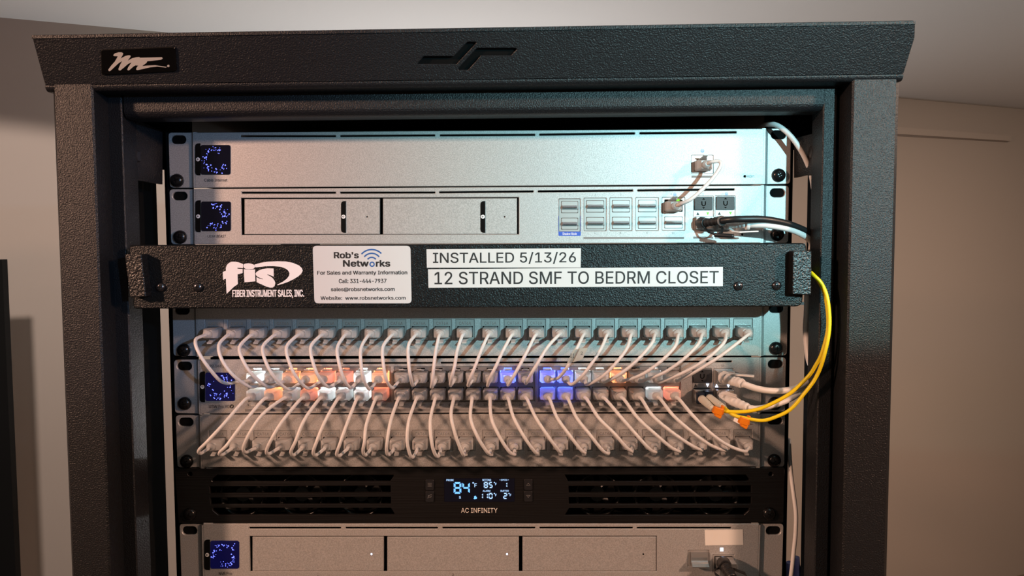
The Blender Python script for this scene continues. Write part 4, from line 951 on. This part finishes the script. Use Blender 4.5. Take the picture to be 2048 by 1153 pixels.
for k, (u0, v0, u1, v1, ic) in enumerate(((851, 959.5, 868.2, 981, 'm'), (851, 983, 868.2, 1004.6, 'p'), (1048.2, 958.5, 1065, 980.5, 'u'), (1048.2, 982.6, 1065, 1004, 'd'))):
    m = MB(); m.plate(FN, rrect(u0, v0, u1, v1, 3), [], 0, 1.0, SATIN, 0.3); cu, cv = (u0+u1)/2, (v0+v1)/2
    Fc = FN.off(1.0); ink = GREYINK
    if ic == 'm':
        for dv in (-2.8, 0, 2.8): m.strip(Fc, [(cu-4, cv+dv), (cu+4, cv+dv)], 0.7, 0, 0.05, ink)
    elif ic == 'p': m.strip(Fc, [(cu-4, cv+4), (cu-2.5, cv-2), (cu+4, cv-3.6), (cu+2.5, cv+1), (cu-2.6, cv+1.4)], 0.7, 0, 0.05, ink)
    else:
        s = -1 if ic == 'u' else 1; m.strip(Fc, [(cu-4, cv-2*s), (cu, cv+2.4*s), (cu+4, cv-2*s)], 0.8, 0, 0.05, ink, True)
    part('button', m, D)
lettering(D, [('AC INFINITY', (922.3, 1016.8, 995, 1026.3), PAPER, FN)])

# ------------------------------------------------------------------ bottom unit: recorder with three drive trays
D = thing('video_recorder', 'silver recorder with three wide drive trays at the bottom of the picture', 'recorder', (0, 150, -9*U))
fb = lambda u, v: (u, v)
zb9 = -9*U+0.4
def at_z(u, z, y=YFACE):
    lo, hi = 1048, 1500
    for _ in range(40):
        mid = (lo+hi)/2
        if F(u, mid, y).z > z: lo = mid
        else: hi = mid
    return (u, lo)
Q = [(406, 1048.7), (1518.3, 1048.7), at_z(1512, zb9), at_z(412, zb9)]
hs = slots([(498.5, 682, 1057, 1057), (691, 876, 1057, 1057), (884.6, 1070.5, 1056.8, 1056.8), (1079, 1266, 1056.8, 1056.8), (1274, 1462.5, 1057, 1057)])
hs += [[(499, 1073.6), (1313.5, 1073), (1313.5, 1144), (500.5, 1144)], rrect(1376, 1101.5, 1418, 1134, 1), rrect(1425.6, 1110, 1468.5, 1146, 1)]
face(D, Q, hs); chassis(D, Q, 300)
ears(D, ((358.7, 1048.7), at_z(366, zb9, 0), (405.5, 1048.7), at_z(411, zb9, 0), (379, 1062.5), None), ((1567.5, 1048.7), at_z(1561, zb9, 0), (1519.5, 1048.7), at_z(1513, zb9, 0), (1547, 1062.5), None))
screen(D, 421, 1082, 478.4, 1138, (408.5, 1080, 420, 1141), 31, True, (-200, 120))
lettering(D, [('NVR', (438, 1145.3, 451, 1150.6), BLKINK, None, 0.3), ('Pro', (453, 1145.3, 464, 1150.6), BLKINK), ('1', (635.2, 1148, 636.8, 1152.5), BLKINK), ('2', (904.6, 1148, 907.4, 1152.5), BLKINK), ('1', (1396.4, 1087, 1397.6, 1092), BLKINK)])
m = MB(); m.plate(FF, [(498, 1072.5), (1314.5, 1072), (1314.5, 1145), (499, 1145)], [], -9, -8, PITCH); part('bay_recess', m, D)
for u0, u1, du, lit in ((505, 767, 743, 1), (774.5, 1037.8, 1014, 1), (1045, 1312, 1286.5, 0)):
    m = MB(); m.plate(FF, [(u0, 1075), (u1, 1074.6), (u1, 1143), (u0, 1143)], [], -3, 0.2, SILVER, 0.3)
    m.prism(FF, circ(du, 1109, 1.8, 10), 0.2, 0.3, LEDW if lit else PITCH); part('drive_tray', m, D)
m = MB(); m.prism(FF, [(1409.2, 1061), (1485.4, 1059.8), (1486.4, 1090.4), (1410.4, 1091.6)], 0, 0.25, PAPER); part('blank_sticker', m, D, 'blank cream sticker')
m = MB(); m.rect(FF, 1440.2, 1096.8, 1446.6, 1103.2, 0, 0.1, LEDW); part('status_light', m, D, 'small square white-blue light')
m = MB(); m.plate(FF, rrect(1376.4, 1102, 1417.6, 1133.6, 1, 1), [rrect(1380, 1105, 1414, 1131, 1, 1)], -12, -0.4, NICKEL); m.rect(FF, 1377, 1103, 1417, 1133, -13, -12, PITCH)
pt = part('network_port', m, D)
m = MB(); prof = [(1104, -2), (1104, 1.5), (1113, 3.0), (1119, 3.2), (1122, 6.5), (1126, 8.5), (1128.5, 8.5), (1130, -2)]
m.loft([[FF.w(*FF.ab(u, v), c) for v, c in prof] for u in (1380.5, 1413.5)], CHROME); part('dust_cover', m, pt)
m = MB(); m.plate(FF, rrect(1426, 1110.4, 1468.2, 1145.8, 1, 1), [rrect(1429, 1113, 1465.5, 1143, 1, 1)], -12, -0.3, NICKEL); m.rect(FF, 1427, 1111, 1467, 1145, -13, -12, PITCH); part('module_cage', m, D)
t = thing('network_cable', 'black cable plugged into the recorder at the bottom edge', 'cable', F(1450, 1140, -20))
module(t, 1430.5, 1114.5, 1464.5, 1141.5, -17)
m = MB(); a = F(1449, 1131, -17); b = F(1465, 1158, -34); m.tube([a+Vector((0, 4, 0)), a, F(1451, 1135, -21)], 1, DACB, 12, 3, [5.4, 5.4, 4.8]); ridged(m, F(1451, 1135, -21), b, 4.8, 4.0, DACB, 4); part('strain_relief', m, t)
m = MB(); m.tube([b, F(1490, 1200, -45), F(1540, 1260, -40), F(1590, 1290, -10), F(1620, 1320, 40)], 2.6, DACB, 12, 6); part('cable', m, t)
m = MB()
for s_ in (-1, 1):
    flat_tab(m, [F(1448+s_*9, 1137, -18), F(1450+s_*22, 1141, -24), F(1460+s_*30, 1148, -29), F(1470+s_*26, 1160, -33), F(1478, 1175, -36)], 2.2, 1.0, DACB, side=Vector((0.2, 0.85, 0.4)))
part('pull_tab', m, t)
